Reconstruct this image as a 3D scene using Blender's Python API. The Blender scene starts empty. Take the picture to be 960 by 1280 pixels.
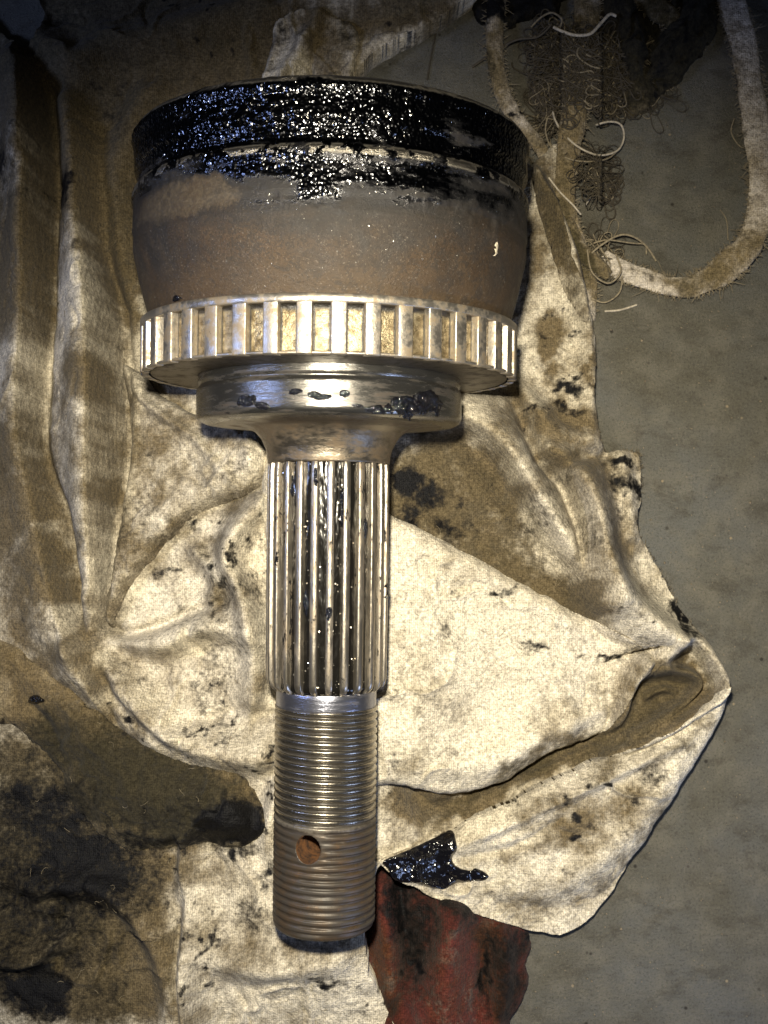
import bpy, bmesh, math, random
import numpy as np
from mathutils import Vector, Matrix, Euler
R_ = math.radians
S = 0.00018                 # metres per working unit
C = bpy.context.scene.collection

# ------------------------------------------------------------------ camera
F = 1400.0
TILT = R_(5)
CAM = np.array([0.0, -1400*math.sin(TILT), 223 + 1400*math.cos(TILT)])
VD = np.array([0, math.sin(TILT), -math.cos(TILT)])
UP = np.array([0, math.cos(TILT), math.sin(TILT)])
cd = bpy.data.cameras.new('camera'); cam = bpy.data.objects.new('camera', cd); C.objects.link(cam)
cam.location = Vector(CAM*S); cam.rotation_euler = (TILT, 0, 0)
cd.sensor_fit = 'VERTICAL'; cd.sensor_height = 24; cd.lens = 24*F/1280
cd.clip_start = 0.005; cd.clip_end = 20
cd.dof.use_dof = True; cd.dof.focus_distance = 1330*S; cd.dof.aperture_fstop = 30
bpy.context.scene.camera = cam

# ------------------------------------------------------------------ light
w = bpy.data.worlds.new('World'); bpy.context.scene.world = w; w.use_nodes = True
w.node_tree.nodes['Background'].inputs[0].default_value = (0.50, 0.52, 0.60, 1)
w.node_tree.nodes['Background'].inputs[1].default_value = 0.028

def aim(o, p):
    d = Vector(p) - o.location
    o.rotation_euler = d.to_track_quat('-Z', 'Y').to_euler()
def spot(name, loc, tgt, power, col, size, blend, rad):
    l = bpy.data.lights.new(name, 'SPOT'); l.energy = power; l.color = col
    l.spot_size = R_(size); l.spot_blend = blend; l.shadow_soft_size = rad
    o = bpy.data.objects.new(name, l); C.objects.link(o); o.location = Vector(loc)*S; aim(o, Vector(tgt)*S)
    return o
def area(name, loc, tgt, power, col, sx, sy):
    l = bpy.data.lights.new(name, 'AREA'); l.energy = power; l.color = col
    l.shape = 'RECTANGLE'; l.size = sx*S; l.size_y = sy*S
    o = bpy.data.objects.new(name, l); C.objects.link(o); o.location = Vector(loc)*S; aim(o, Vector(tgt)*S)
    return o
spot('flash_lamp', (-42, 50, 1600), (60, -190, 0), 7.2, (1.0, 0.905, 0.705), 73, 1.0, 0.0055)
area('cool_fill_right', (1150, -1250, 620), (300, -560, 0), 0.24, (0.46, 0.60, 1.0), 420, 420)  # added cool fill, turns the lower right bluish
area('window_light_left', (-1350, 150, 1300), (0, 0, 60), 0.24, (0.40, 0.53, 1.0), 240, 300)
vs = bpy.context.scene.view_settings
vs.view_transform = 'Standard'; vs.look = 'None'; vs.exposure = 0; vs.gamma = 1; vs.use_curve_mapping = False

# ------------------------------------------------------------------ noise and projection helpers
def lattice(seed): return np.random.RandomState(seed).rand(256, 256)
_L = {}
def vnoise(x, y, scale, seed):
    if seed not in _L: _L[seed] = lattice(seed)
    L = _L[seed]
    a = x/scale + seed*3.17; b = y/scale + seed*5.31
    i = np.floor(a).astype(int); j = np.floor(b).astype(int)
    f = a-i; g = b-j
    f = f*f*f*(f*(f*6-15)+10); g = g*g*g*(g*(g*6-15)+10)
    i &= 255; j &= 255; i1 = (i+1) & 255; j1 = (j+1) & 255
    return (L[i, j]*(1-f)*(1-g) + L[i1, j]*f*(1-g) + L[i, j1]*(1-f)*g + L[i1, j1]*f*g)*2-1
def fbm(x, y, scale, seed, octv=4, gain=0.5):
    r = 0; a = 1; n = 0
    for k in range(octv):
        r = r + a*vnoise(x, y, scale, seed+k*7); n += a; a *= gain; scale *= 0.5
    return r/n*1.6
def sstep(a, b, x):
    t = np.clip((x-a)/(b-a), 0, 1); return t*t*(3-2*t)

def proj(x, y, z):
    dy = y-CAM[1]; dz = z-CAM[2]
    d = dy*VD[1] + dz*VD[2]
    return 480 + F*x/d, 640 - F*(dy*UP[1]+dz*UP[2])/d
def P(u, v, z):
    r = np.array([u-480, 0, 0]) + (640-v)*UP + F*VD
    t = (z-CAM[2])/r[2]
    return CAM + r*t
AX0 = np.array([-69.5, 0, 223.0]); YAW = R_(-0.65)

# joint profile: (s along the axis, radius)
CUP = [(452, 222), (455, 234), (451, 241), (445, 244.5), (440, 244), (434, 241.8), (430, 241.5), (414, 242), (409, 241.5), (403, 238), (388, 237), (384, 240), (378, 244), (372, 244.5), (364, 242),
       (345, 242.5), (334, 243), (328, 241.5), (312, 242), (298, 239), (270, 233), (245, 226), (232, 221.5), (226, 219)]
def joint_R(s):
    ss = np.array([-520, -516, -244, -240, -216, -210, 64, 70, 95, 104, 108, 112, 164, 166, 228, 230, 298, 450, 455, 460])
    rr = np.array([0,    62,   64,   66,   68,   77,  77, 79, 86, 98, 155, 165, 165, 232, 232, 230, 245, 246, 234, 0])
    return np.interp(s, ss, rr)
def clearance(x, y):
    """height of the joint's underside above each ground point (big where nothing is overhead)"""
    ct = math.cos(TILT); st = math.sin(TILT)
    ad = np.array([-math.sin(YAW)*ct, ct, st])
    out = np.full(x.shape, 1e6)
    m = (np.abs(x-AX0[0]) < 275) & (y < 500) & (y > -560)
    X = x[m]-AX0[0]; Y = y[m]; best = np.full(X.shape, 1e6)
    for z in range(260, 0, -2):
        Z = z-223
        sk = X*ad[0]+Y*ad[1]+Z*ad[2]
        d2 = X*X+Y*Y+Z*Z-sk*sk
        r = joint_R(sk)
        best = np.where(d2 < r*r, z, best)
    out[m] = best-3
    return out
def zest(x, y):
    """rough height of the cloth, used to convert drawing positions to the ground plan"""
    ax = -70.5
    m = 85*np.exp(-((x-ax)/190)**2) * sstep(330, 60, y)
    return 42 + m
def to_uv(x, y): return proj(x, y, zest(x, y))

# ------------------------------------------------------------------ polylines
def spline(pts, n=8, closed=False):
    p = np.array(pts, float); m = len(p); out = []
    rng = range(m) if closed else range(m-1)
    for i in rng:
        if closed: a, b, c, d = p[(i-1) % m], p[i], p[(i+1) % m], p[(i+2) % m]
        else: a, b, c, d = p[max(i-1, 0)], p[i], p[i+1], p[min(i+2, m-1)]
        for k in range(n):
            t = k/n
            out.append(0.5*((2*b)+(-a+c)*t+(2*a-5*b+4*c-d)*t*t+(-a+3*b-3*c+d)*t**3))
    if not closed: out.append(p[-1])
    return np.array(out)
def poly_sd(u, v, pts):
    """signed distance, positive inside"""
    d2 = np.full(u.shape, 1e18); ins = np.zeros(u.shape, bool); n = len(pts)
    for i in range(n):
        ax, ay = pts[i][:2]; bx, by = pts[(i+1) % n][:2]
        ex, ey = bx-ax, by-ay; L = ex*ex+ey*ey+1e-9
        t = np.clip(((u-ax)*ex+(v-ay)*ey)/L, 0, 1)
        dx = u-ax-t*ex; dy = v-ay-t*ey
        d2 = np.minimum(d2, dx*dx+dy*dy)
        c = ((ay > v) != (by > v)) & (u < ex*(v-ay)/(ey+1e-12)+ax)
        ins ^= c
    d = np.sqrt(d2)
    return np.where(ins, d, -d)
def ridge(u, v, pts, n=5):
    """pts rows: u, v, height, width on the left of travel, width on the right. Returns the height field."""
    p = spline(pts, n)
    best = np.full(u.shape, 1e18); H = np.zeros(u.shape)
    for i in range(len(p)-1):
        a, b = p[i], p[i+1]
        ex, ey = b[0]-a[0], b[1]-a[1]; L = ex*ex+ey*ey+1e-9
        t = np.clip(((u-a[0])*ex+(v-a[1])*ey)/L, 0, 1)
        dx = u-a[0]-t*ex; dy = v-a[1]-t*ey
        d = dx*dx+dy*dy
        m = d < best
        if not m.any(): continue
        side = ex*dy-ey*dx          # image coordinates (v down): > 0 means right of travel
        h = a[2]+(b[2]-a[2])*t; wl = a[3]+(b[3]-a[3])*t; wr = a[4]+(b[4]-a[4])*t
        wd = np.where(side > 0, wr, wl)
        val = h*np.exp(-d/(wd*wd))
        H = np.where(m, val, H); best = np.where(m, d, best)
    return H

# ------------------------------------------------------------------ materials
class NT:
    def __init__(self, name):
        self.m = bpy.data.materials.new(name); self.m.use_nodes = True
        self.t = self.m.node_tree; self.n = self.t.nodes
        self.b = self.n['Principled BSDF']
    def link(self, a, b): self.t.links.new(a, b)
    def node(self, typ, ins=None, **props):
        nd = self.n.new(typ)
        for k, v in props.items(): setattr(nd, k, v)
        for k, v in (ins or {}).items():
            if hasattr(v, 'is_output') or isinstance(v, bpy.types.NodeSocket): self.link(v, nd.inputs[k])
            else: nd.inputs[k].default_value = v
        return nd
    def coords(self, scale=1/S, stretch=(1, 1, 1), rnd=False):
        tc = self.node('ShaderNodeTexCoord')
        mp = self.node('ShaderNodeMapping', {'Vector': tc.outputs['Object'], 'Scale': tuple(scale*k for k in stretch)})
        o = mp.outputs[0]
        if rnd:
            oi = self.node('ShaderNodeObjectInfo')
            c = self.node('ShaderNodeCombineXYZ', {0: self.math('MULTIPLY', oi.outputs['Random'], 900.0), 1: self.math('MULTIPLY', oi.outputs['Random'], 377.0)})
            o = self.node('ShaderNodeVectorMath', {0: o, 1: c.outputs[0]}, operation='ADD').outputs[0]
        return o
    def noise(self, vec, size, detail=3, rough=0.55, dist=0.0):
        return self.node('ShaderNodeTexNoise', {'Vector': vec, 'Scale': 1.0/size, 'Detail': detail, 'Roughness': rough, 'Distortion': dist}).outputs[0]
    def math(self, op, a, b=0.0, c=0.0, clamp=False):
        return self.node('ShaderNodeMath', {0: a, 1: b, 2: c}, operation=op, use_clamp=clamp).outputs[0]
    def rng(self, x, a, b, lo=0.0, hi=1.0):
        return self.node('ShaderNodeMapRange', {0: x, 1: a, 2: b, 3: lo, 4: hi}, interpolation_type='SMOOTHSTEP').outputs[0]
    def mix(self, f, a, b):
        nd = self.node('ShaderNodeMix', data_type='RGBA')
        for k, v in ((0, f), (6, a), (7, b)):
            if isinstance(v, bpy.types.NodeSocket): self.link(v, nd.inputs[k])
            else: nd.inputs[k].default_value = (*v, 1) if isinstance(v, tuple) and len(v) == 3 else v
        return nd.outputs[2]
    def mixf(self, f, a, b):
        nd = self.node('ShaderNodeMix', data_type='FLOAT')
        for k, v in ((0, f), (2, a), (3, b)):
            if isinstance(v, bpy.types.NodeSocket): self.link(v, nd.inputs[k])
            else: nd.inputs[k].default_value = v
        return nd.outputs[0]
    def bump(self, h, dist, strength=1.0, normal=None):
        ins = {'Height': h, 'Distance': dist*S, 'Strength': strength}
        if normal is not None: ins['Normal'] = normal
        return self.node('ShaderNodeBump', ins).outputs[0]
    def out(self, **kw):
        nm = {'color': 'Base Color', 'rough': 'Roughness', 'metal': 'Metallic', 'normal': 'Normal', 'spec': 'Specular IOR Level', 'coat': 'Coat Weight', 'coatr': 'Coat Roughness', 'sheen': 'Sheen Weight', 'coatn': 'Coat Normal'}
        for k, v in kw.items():
            i = self.b.inputs[nm[k]]
            if isinstance(v, bpy.types.NodeSocket): self.link(v, i)
            else: i.default_value = (*v, 1) if isinstance(v, tuple) and len(v) == 3 else v
        return self.m
    def sep(self, vec): return self.node('ShaderNodeSeparateXYZ', {0: vec}).outputs

def cloth_material(name, clean=(0.68, 0.62, 0.50), brown=(0.140, 0.108, 0.062), oil=(0.066, 0.053, 0.029), knit=1.0):
    n = NT(name); v = n.coords()
    at = n.node('ShaderNodeVertexColor', layer_name='stain_shade').outputs[0]
    sp = n.node('ShaderNodeSeparateColor', {0: at}).outputs
    fine = n.noise(v, 7, 4, 0.65); mid = n.noise(v, 26, 5, 0.6, 0.4); grain = n.noise(v, 2.6, 2, 0.6)
    f = n.math('ADD', n.math('MULTIPLY', n.math('SUBTRACT', fine, 0.5), 0.9), n.math('MULTIPLY', n.math('SUBTRACT', mid, 0.5), 0.8))
    d = n.math('ADD', sp[0], n.math('MULTIPLY', f, 0.55), clamp=True)
    col = n.mix(n.rng(d, 0.0, 1.0), clean, brown)
    # thin grey film left by hands
    film = n.rng(n.math('ADD', n.math('MULTIPLY', mid, 0.9), n.math('MULTIPLY', fine, 0.6)), 0.70, 0.95)
    film = n.math('MULTIPLY', film, n.rng(n.noise(v, 95, 3, 0.5), 0.38, 0.62))
    col = n.mix(n.math('MULTIPLY', film, 0.5), col, (0.17, 0.15, 0.12))
    o = n.rng(n.math('ADD', sp[2], n.math('MULTIPLY', f, 0.6)), 0.1, 0.85)
    col = n.mix(o, col, oil)
    g0 = n.math('ADD', sp[1], n.math('MULTIPLY', f, 0.85))
    g = n.rng(g0, 0.28, 0.80)
    col = n.mix(g, col, (0.006, 0.006, 0.007))
    # grain of the knit, darker between the stitches
    xyz = n.sep(v)
    wv = n.node('ShaderNodeTexWave', {'Vector': v, 'Scale': 1/9.0, 'Distortion': 1.0, 'Detail': 2.0, 'Detail Scale': 1.2}, wave_type='BANDS', bands_direction='X').outputs[1]
    wv2 = n.node('ShaderNodeTexWave', {'Vector': v, 'Scale': 1/10.5, 'Distortion': 1.2, 'Detail': 2.0, 'Detail Scale': 1.2}, wave_type='BANDS', bands_direction='Y').outputs[1]
    kn = n.math('ADD', n.math('MULTIPLY', wv, 0.17), n.math('ADD', n.math('MULTIPLY', wv2, 0.11), n.math('MULTIPLY', grain, 1.5)))
    spk = n.noise(v, 5.0, 5, 0.8)
    dk = n.math('MULTIPLY', n.rng(kn, 0.58, 1.25, 0.66, 1.18), n.rng(spk, 0.30, 0.62, 0.48, 1.14))
    hs = n.node('ShaderNodeHueSaturation', {'Color': col, 'Value': dk}).outputs[0]
    bp = n.bump(kn, 1.1*knit, 0.8)
    bp2 = n.bump(n.noise(v, 16, 5, 0.65), 5.0, 0.8, bp)
    n.out(color=hs, rough=n.mixf(g, 0.93, 0.6), spec=n.mixf(g, 0.12, 0.12), normal=bp2, sheen=n.mixf(g, 0.05, 0.0))
    return n.m
M = {}
M['cloth'] = cloth_material('stained_knit_cloth')
M['oily'] = cloth_material('oil_soaked_cloth', (0.34, 0.28, 0.18), (0.14, 0.105, 0.055), (0.034, 0.029, 0.017))
M['redcloth'] = cloth_material('red_shop_cloth', (0.085, 0.021, 0.017), (0.070, 0.025, 0.010), (0.012, 0.007, 0.005))
M['strip'] = cloth_material('fuzzy_strip_cloth', (0.60, 0.54, 0.46), (0.20, 0.155, 0.085), (0.06, 0.05, 0.025), 1.6)

def concrete_material():
    n = NT('greasy_concrete'); v = n.coords()
    big = n.noise(v, 260, 4, 0.6, 0.6); mid = n.noise(v, 42, 5, 0.65); fine = n.noise(v, 3.4, 6, 0.85)
    st = n.coords(1/S, (1, 1, 1))
    rot = n.node('ShaderNodeMapping', {'Vector': v, 'Rotation': (0, 0, R_(38)), 'Scale': (0.6, 1.0, 1)}).outputs[0]
    streak = n.noise(rot, 34, 5, 0.65)
    col = n.mix(n.rng(big, 0.3, 0.72), (0.116, 0.106, 0.078), (0.140, 0.141, 0.132))
    col = n.mix(n.rng(mid, 0.44, 0.66, 0, 0.5), col, (0.20, 0.185, 0.148))
    col = n.mix(n.rng(streak, 0.50, 0.68, 0, 0.5), col, (0.058, 0.050, 0.036))
    col = n.mix(n.rng(streak, 0.26, 0.44, 0.6, 0.0), col, (0.175, 0.165, 0.145))
    col = n.mix(n.rng(fine, 0.52, 0.62, 0, 0.7), col, (0.040, 0.040, 0.031))
    col = n.mix(n.rng(fine, 0.36, 0.46, 0.6, 0), col, (0.22, 0.205, 0.165))
    vo = n.node('ShaderNodeTexVoronoi', {'Vector': v, 'Scale': 1/24.0, 'Randomness': 1.0})
    sp = n.rng(vo.outputs['Distance'], 0.05, 0.11, 1, 0)
    pick = n.rng(n.sep(vo.outputs['Color'])[0], 0.72, 0.8)
    col = n.mix(n.math('MULTIPLY', sp, pick), col, (0.32, 0.26, 0.17))
    pick2 = n.rng(n.sep(vo.outputs['Color'])[1], 0.78, 0.84)
    sp2 = n.rng(vo.outputs['Distance'], 0.06, 0.16, 1, 0)
    col = n.mix(n.math('MULTIPLY', sp2, pick2), col, (0.04, 0.036, 0.03))
    h = n.math('ADD', n.math('MULTIPLY', mid, 0.8), n.math('ADD', fine, n.math('MULTIPLY', streak, 0.5)))
    return n.out(color=col, rough=0.8, spec=0.3, normal=n.bump(h, 4.5, 1.0))
M['concrete'] = concrete_material()

def cup_material():
    n = NT('greasy_rusted_housing'); v = n.coords(); xyz = n.sep(v); s = xyz[1]
    big = n.noise(v, 85, 4, 0.6, 0.8); mid = n.noise(v, 24, 5, 0.65); fine = n.noise(v, 4.2, 3, 0.7)
    glit = n.node('ShaderNodeTexVoronoi', {'Vector': v, 'Scale': 1/4.2, 'Randomness': 1.0}).outputs['Distance']
    glit2 = n.noise(v, 3.4, 5, 0.8)
    rust = n.mix(n.rng(big, 0.36, 0.66), (0.036, 0.033, 0.031), (0.062, 0.040, 0.023))
    rust = n.mix(n.rng(mid, 0.46, 0.68, 0, 0.5), rust, (0.085, 0.060, 0.038))
    rust = n.mix(n.rng(n.noise(v, 3.0, 4, 0.8), 0.47, 0.58, 0, 0.75), rust, (0.026, 0.022, 0.018))
    # dusty brown band near the toothed ring
    rust = n.mix(n.math('MULTIPLY', n.rng(s, 285, 235), n.rng(mid, 0.3, 0.6, 0.4, 0.95)), rust, (0.070, 0.048, 0.029))
    rust = n.mix(n.rng(n.noise(v, 12, 6, 0.75, 0.5), 0.50, 0.60, 0, 0.65), rust, (0.034, 0.029, 0.025))
    rust = n.mix(n.rng(n.noise(v, 2.6, 3, 0.8), 0.60, 0.68, 0, 0.6), rust, (0.20, 0.17, 0.14))
    # light bare patch left of the grease
    dx = n.math('MULTIPLY', n.math('ADD', xyz[0], 150), 1/62.0); dy = n.math('MULTIPLY', n.math('SUBTRACT', s, 338), 1/19.0)
    rr = n.math('ADD', n.math('MULTIPLY', dx, dx), n.math('MULTIPLY', dy, dy))
    patch = n.rng(n.math('ADD', rr, n.math('MULTIPLY', n.math('SUBTRACT', mid, 0.5), 3.5)), 1.6, 0.5)
    rust = n.mix(n.math('MULTIPLY', patch, n.rng(fine, 0.35, 0.6, 0.75, 0.3)), rust, (0.115, 0.090, 0.058))
    va = n.coords(1/S, (0.45, 1.5, 0.45)); smear = n.noise(va, 40, 5, 0.62, 0.5)
    g = n.math('ADD', n.math('MULTIPLY', n.math('SUBTRACT', s, n.math('ADD', 302.0, n.math('MULTIPLY', n.math('ABSOLUTE', n.math('SUBTRACT', xyz[0], 20)), 0.17))), 1/20.0),
               n.math('ADD', n.math('MULTIPLY', n.math('SUBTRACT', big, 0.5), 3.5), n.math('MULTIPLY', n.math('SUBTRACT', smear, 0.5), 5.0)))
    g = n.math('SUBTRACT', g, n.math('MULTIPLY', patch, 3.0))
    film = n.rng(g, -1.6, 1.0)
    rust = n.mix(n.math('MULTIPLY', film, 0.82), rust, (0.026, 0.024, 0.022))
    g = n.math('MULTIPLY', n.rng(g, 0.1, 1.7), n.rng(n.noise(va, 30, 5, 0.65), 0.30, 0.52, 0.35, 1.0))
    top = n.rng(n.math('ADD', s, n.math('MULTIPLY', n.math('SUBTRACT', mid, 0.5), 26)), 377, 384)
    # bare metal showing on the groove edges
    edge = n.math('MULTIPLY', n.rng(s, 370, 374), n.rng(s, 384, 380))
    edge = n.math('MULTIPLY', edge, n.rng(mid, 0.47, 0.56))
    rim = n.math('MULTIPLY', n.rng(n.math('ADD', s, n.math('MULTIPLY', fine, 4)), 447, 451), n.rng(big, 0.38, 0.5))
    bare = n.math('MAXIMUM', edge, rim)
    gg = n.math('MAXIMUM', g, top)
    gap = n.math('MULTIPLY', n.rng(n.noise(va, 40, 5, 0.65), 0.57, 0.68), n.rng(s, 435, 405))
    gg = n.math('MULTIPLY', gg, n.math('SUBTRACT', 1.0, n.math('MULTIPLY', gap, 0.8)))
    gg = n.math('MULTIPLY', gg, n.math('SUBTRACT', 1.0, bare))
    col = n.mix(gg, rust, (0.046, 0.047, 0.052)); col = n.mix(bare, col, (0.46, 0.42, 0.35))
    rough = n.mixf(gg, n.rng(mid, 0.3, 0.7, 0.38, 0.6), 0.165); rough = n.mixf(bare, rough, 0.32)
    met = n.mixf(gg, 0.20, 1.0); met = n.mixf(bare, met, 1.0)
    b1 = n.bump(n.mixf(gg, n.math('MULTIPLY', glit2, 1.6), n.math('ADD', n.noise(v, 7.5, 1, 0.4), n.math('MULTIPLY', glit, 0.5))), n.mixf(gg, 0.0, 3.4*S) if False else 1.0, 1.0)
    # strength by grease
    nd = b1.node; n.link(n.mixf(gg, 0.75, 1.0), nd.inputs['Strength']); n.link(n.mixf(gg, 0.9*S, 2.2*S), nd.inputs['Distance'])
    fl = n.node('ShaderNodeTexVoronoi', {'Vector': n.node('ShaderNodeVectorMath', {0: v, 1: (17, 5, 3)}, operation='ADD').outputs[0], 'Scale': 1/2.1, 'Randomness': 1.0})
    fc = fl.outputs['Color']; pk = n.math('GREATER_THAN', n.sep(fc)[2], n.mixf(gg, 0.997, n.rng(n.noise(v, 16, 4, 0.6), 0.40, 0.64, 0.98, 0.80)))
    pk = n.math('MULTIPLY', pk, n.rng(fl.outputs['Distance'], 0.5, 0.3))
    tl = n.node('ShaderNodeVectorMath', {0: n.node('ShaderNodeVectorMath', {0: fc, 1: (0.5, 0.5, 0.5)}, operation='SUBTRACT').outputs[0], 1: (0.62, 1.35, 0.62)}, operation='MULTIPLY').outputs[0]
    tilt = n.node('ShaderNodeVectorMath', {0: tl, 3: pk}, operation='SCALE').outputs[0]
    nn_ = n.node('ShaderNodeVectorMath', {0: n.node('ShaderNodeVectorMath', {0: b1, 1: tilt}, operation='ADD').outputs[0]}, operation='NORMALIZE').outputs[0]
    col = n.mix(pk, col, (0.75, 0.72, 0.66)); met = n.mixf(pk, met, 1.0); rough = n.mixf(pk, rough, 0.17)
    return n.out(color=col, rough=rough, metal=met, spec=n.mixf(gg, 0.35, 0.6), normal=nn_)
M['cup'] = cup_material()

def steel_material(name, base=(0.47, 0.44, 0.38), rough=0.3, dirt=0.5, tint=(0.19, 0.135, 0.07), stretch=(1, 1, 1), rnd=False, bumpd=0.6, wet=0.0):
    n = NT(name); v = n.coords(1/S, stretch, rnd)
    mid = n.noise(v, 22, 5, 0.65); fine = n.noise(v, 4.0, 4, 0.7); f3 = n.noise(v, 9, 4, 0.7)
    d = n.rng(n.math('ADD', n.math('MULTIPLY', mid, 0.6), n.math('MULTIPLY', f3, 0.4)), 0.60-0.2*dirt, 0.74-0.16*dirt)
    col = n.mix(n.math('MULTIPLY', d, 0.8), base, tint)
    blk = n.rng(n.math('ADD', n.math('MULTIPLY', mid, 0.45), n.math('MULTIPLY', fine, 0.55)), 0.65-0.2*wet, 0.70-0.18*wet)
    col = n.mix(blk, col, (0.010, 0.010, 0.011))
    met = n.mixf(d, 0.92, 0.5); met = n.math('MULTIPLY', met, n.math('SUBTRACT', 1.0, blk))
    ro = n.mixf(d, rough, min(rough+0.22, 0.7)); ro = n.mixf(blk, ro, 0.14)
    return n.out(color=col, rough=ro, metal=met, normal=n.bump(n.math('ADD', fine, mid), bumpd, 0.7))
M['tooth'] = steel_material('worn_ring_steel', (0.42, 0.39, 0.345), 0.35, 0.8, (0.20, 0.145, 0.08), rnd=True)
def pocket_material():
    n = NT('pocket_steel_dark_edged'); v = n.coords(); xyz = n.sep(v)
    mid = n.noise(v, 13, 5, 0.7); fine = n.noise(v, 4, 4, 0.7); big = n.noise(v, 70, 3, 0.5)
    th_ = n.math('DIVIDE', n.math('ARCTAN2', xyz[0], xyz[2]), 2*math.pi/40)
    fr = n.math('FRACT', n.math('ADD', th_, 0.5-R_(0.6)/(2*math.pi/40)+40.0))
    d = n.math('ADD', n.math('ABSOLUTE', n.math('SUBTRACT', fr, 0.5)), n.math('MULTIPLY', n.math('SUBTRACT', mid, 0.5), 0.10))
    wall = n.math('MAXIMUM', n.rng(d, 0.165, 0.235), n.rng(n.math('ADD', xyz[1], n.math('MULTIPLY', mid, 6)), 213, 219))  # near black along the tooth walls and the top end
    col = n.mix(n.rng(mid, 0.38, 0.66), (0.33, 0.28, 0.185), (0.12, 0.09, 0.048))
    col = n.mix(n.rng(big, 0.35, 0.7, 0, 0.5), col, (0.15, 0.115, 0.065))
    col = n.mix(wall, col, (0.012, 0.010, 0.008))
    return n.out(color=col, rough=n.mixf(wall, n.rng(fine, 0.3, 0.7, 0.3, 0.5), 0.4), metal=n.mixf(wall, 0.85, 0.0), normal=n.bump(n.math('ADD', fine, mid), 1.3, 0.8))
M['ringfloor'] = pocket_material()
M['collar'] = steel_material('oily_polished_steel', (0.17, 0.165, 0.155), 0.24, 0.5, (0.07, 0.05, 0.035), (0.25, 1.6, 0.25), wet=0.25)
M['neck'] = steel_material('dull_neck_steel', (0.20, 0.175, 0.14), 0.34, 0.8, (0.13, 0.09, 0.05), (0.5, 1.2, 0.5), bumpd=1.0)
M['spline'] = steel_material('spline_steel', (0.34, 0.31, 0.265), 0.30, 0.7, (0.15, 0.11, 0.065), (1, 0.25, 1), rnd=True, wet=0.5)
M['underside'] = steel_material('dark_ring_underside', (0.16, 0.14, 0.11), 0.45, 0.6, (0.07, 0.05, 0.03))  # darker steel for the ring's lower face
M['journal'] = steel_material('blue_tinted_steel', (0.26, 0.27, 0.33), 0.28, 0.15, (0.09, 0.07, 0.05), (0.3, 1.5, 0.3))  # blue of the cool reflection put into the steel colour

def grease_material(name, size=6.0, depth=3.0, rough=0.1):
    n = NT(name); v = n.coords()
    h = n.math('ADD', n.noise(v, size, 4, 0.7), n.math('MULTIPLY', n.noise(v, size*2.6, 3, 0.6, 1.0), 1.4))
    return n.out(color=(0.004, 0.004, 0.006), rough=rough, spec=0.7, normal=n.bump(h, depth, 1.0))
M['grease'] = grease_material('black_wet_grease')
M['tar'] = grease_material('black_smooth_grease', 22.0, 3.0, 0.13)
def glitter_material(name):
    n = NT(name); v = n.coords()
    b1 = n.bump(n.noise(n.coords(1/S, (1, 0.3, 1)), 7, 2, 0.5), 1.3, 1.0)
    fl = n.node('ShaderNodeTexVoronoi', {'Vector': v, 'Scale': 1/2.4, 'Randomness': 1.0}); fc = fl.outputs['Color']
    pk = n.math('MULTIPLY', n.math('GREATER_THAN', n.sep(fc)[2], n.rng(n.noise(v, 18, 4, 0.6), 0.42, 0.66, 0.992, 0.88)), n.rng(fl.outputs['Distance'], 0.5, 0.3))
    tl = n.node('ShaderNodeVectorMath', {0: n.node('ShaderNodeVectorMath', {0: fc, 1: (0.5, 0.5, 0.5)}, operation='SUBTRACT').outputs[0], 3: n.math('MULTIPLY', pk, 0.9)}, operation='SCALE').outputs[0]
    nn_ = n.node('ShaderNodeVectorMath', {0: n.node('ShaderNodeVectorMath', {0: b1, 1: tl}, operation='ADD').outputs[0]}, operation='NORMALIZE').outputs[0]
    return n.out(color=n.mix(pk, (0.006, 0.0055, 0.005), (0.6, 0.55, 0.48)), metal=pk, rough=n.mixf(pk, 0.16, 0.22), normal=nn_)
M['groove'] = glitter_material('grease_in_the_grooves')

def thread_material():
    n = NT('threaded_steel_rusting_at_the_end'); v = n.coords(); s = n.sep(v)[1]
    mid = n.noise(v, 26, 5, 0.65); fine = n.noise(v, 4.0, 4, 0.7)
    k = n.rng(n.math('ADD', s, n.math('MULTIPLY', n.math('SUBTRACT', mid, 0.5), 40)), -372, -386)
    steel = n.mix(n.rng(fine, 0.5, 0.7, 0, 0.6), (0.36, 0.33, 0.28), (0.04, 0.032, 0.025))
    rust = n.mix(n.rng(mid, 0.38, 0.62), (0.052, 0.045, 0.038), (0.064, 0.045, 0.029))
    rust = n.mix(n.rng(n.noise(v, 13, 5, 0.7), 0.60, 0.68, 0, 0.7), rust, (0.10, 0.060, 0.031))
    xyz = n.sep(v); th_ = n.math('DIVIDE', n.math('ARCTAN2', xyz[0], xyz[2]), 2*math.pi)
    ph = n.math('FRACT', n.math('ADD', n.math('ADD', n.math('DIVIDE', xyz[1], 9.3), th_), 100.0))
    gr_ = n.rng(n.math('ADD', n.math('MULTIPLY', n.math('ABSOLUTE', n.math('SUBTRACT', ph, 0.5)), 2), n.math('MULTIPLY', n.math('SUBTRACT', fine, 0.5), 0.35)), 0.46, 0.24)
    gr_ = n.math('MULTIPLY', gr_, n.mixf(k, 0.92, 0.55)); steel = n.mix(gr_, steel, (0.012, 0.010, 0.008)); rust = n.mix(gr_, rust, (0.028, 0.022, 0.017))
    return n.out(color=n.mix(k, steel, rust), metal=n.mixf(k, n.math('SUBTRACT', 0.97, n.math('MULTIPLY', gr_, 0.7)), 0.28), rough=n.mixf(k, 0.27, 0.46),
                 normal=n.bump(n.math('ADD', fine, mid), 0.35, 0.6))
M['thread'] = thread_material()
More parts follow.
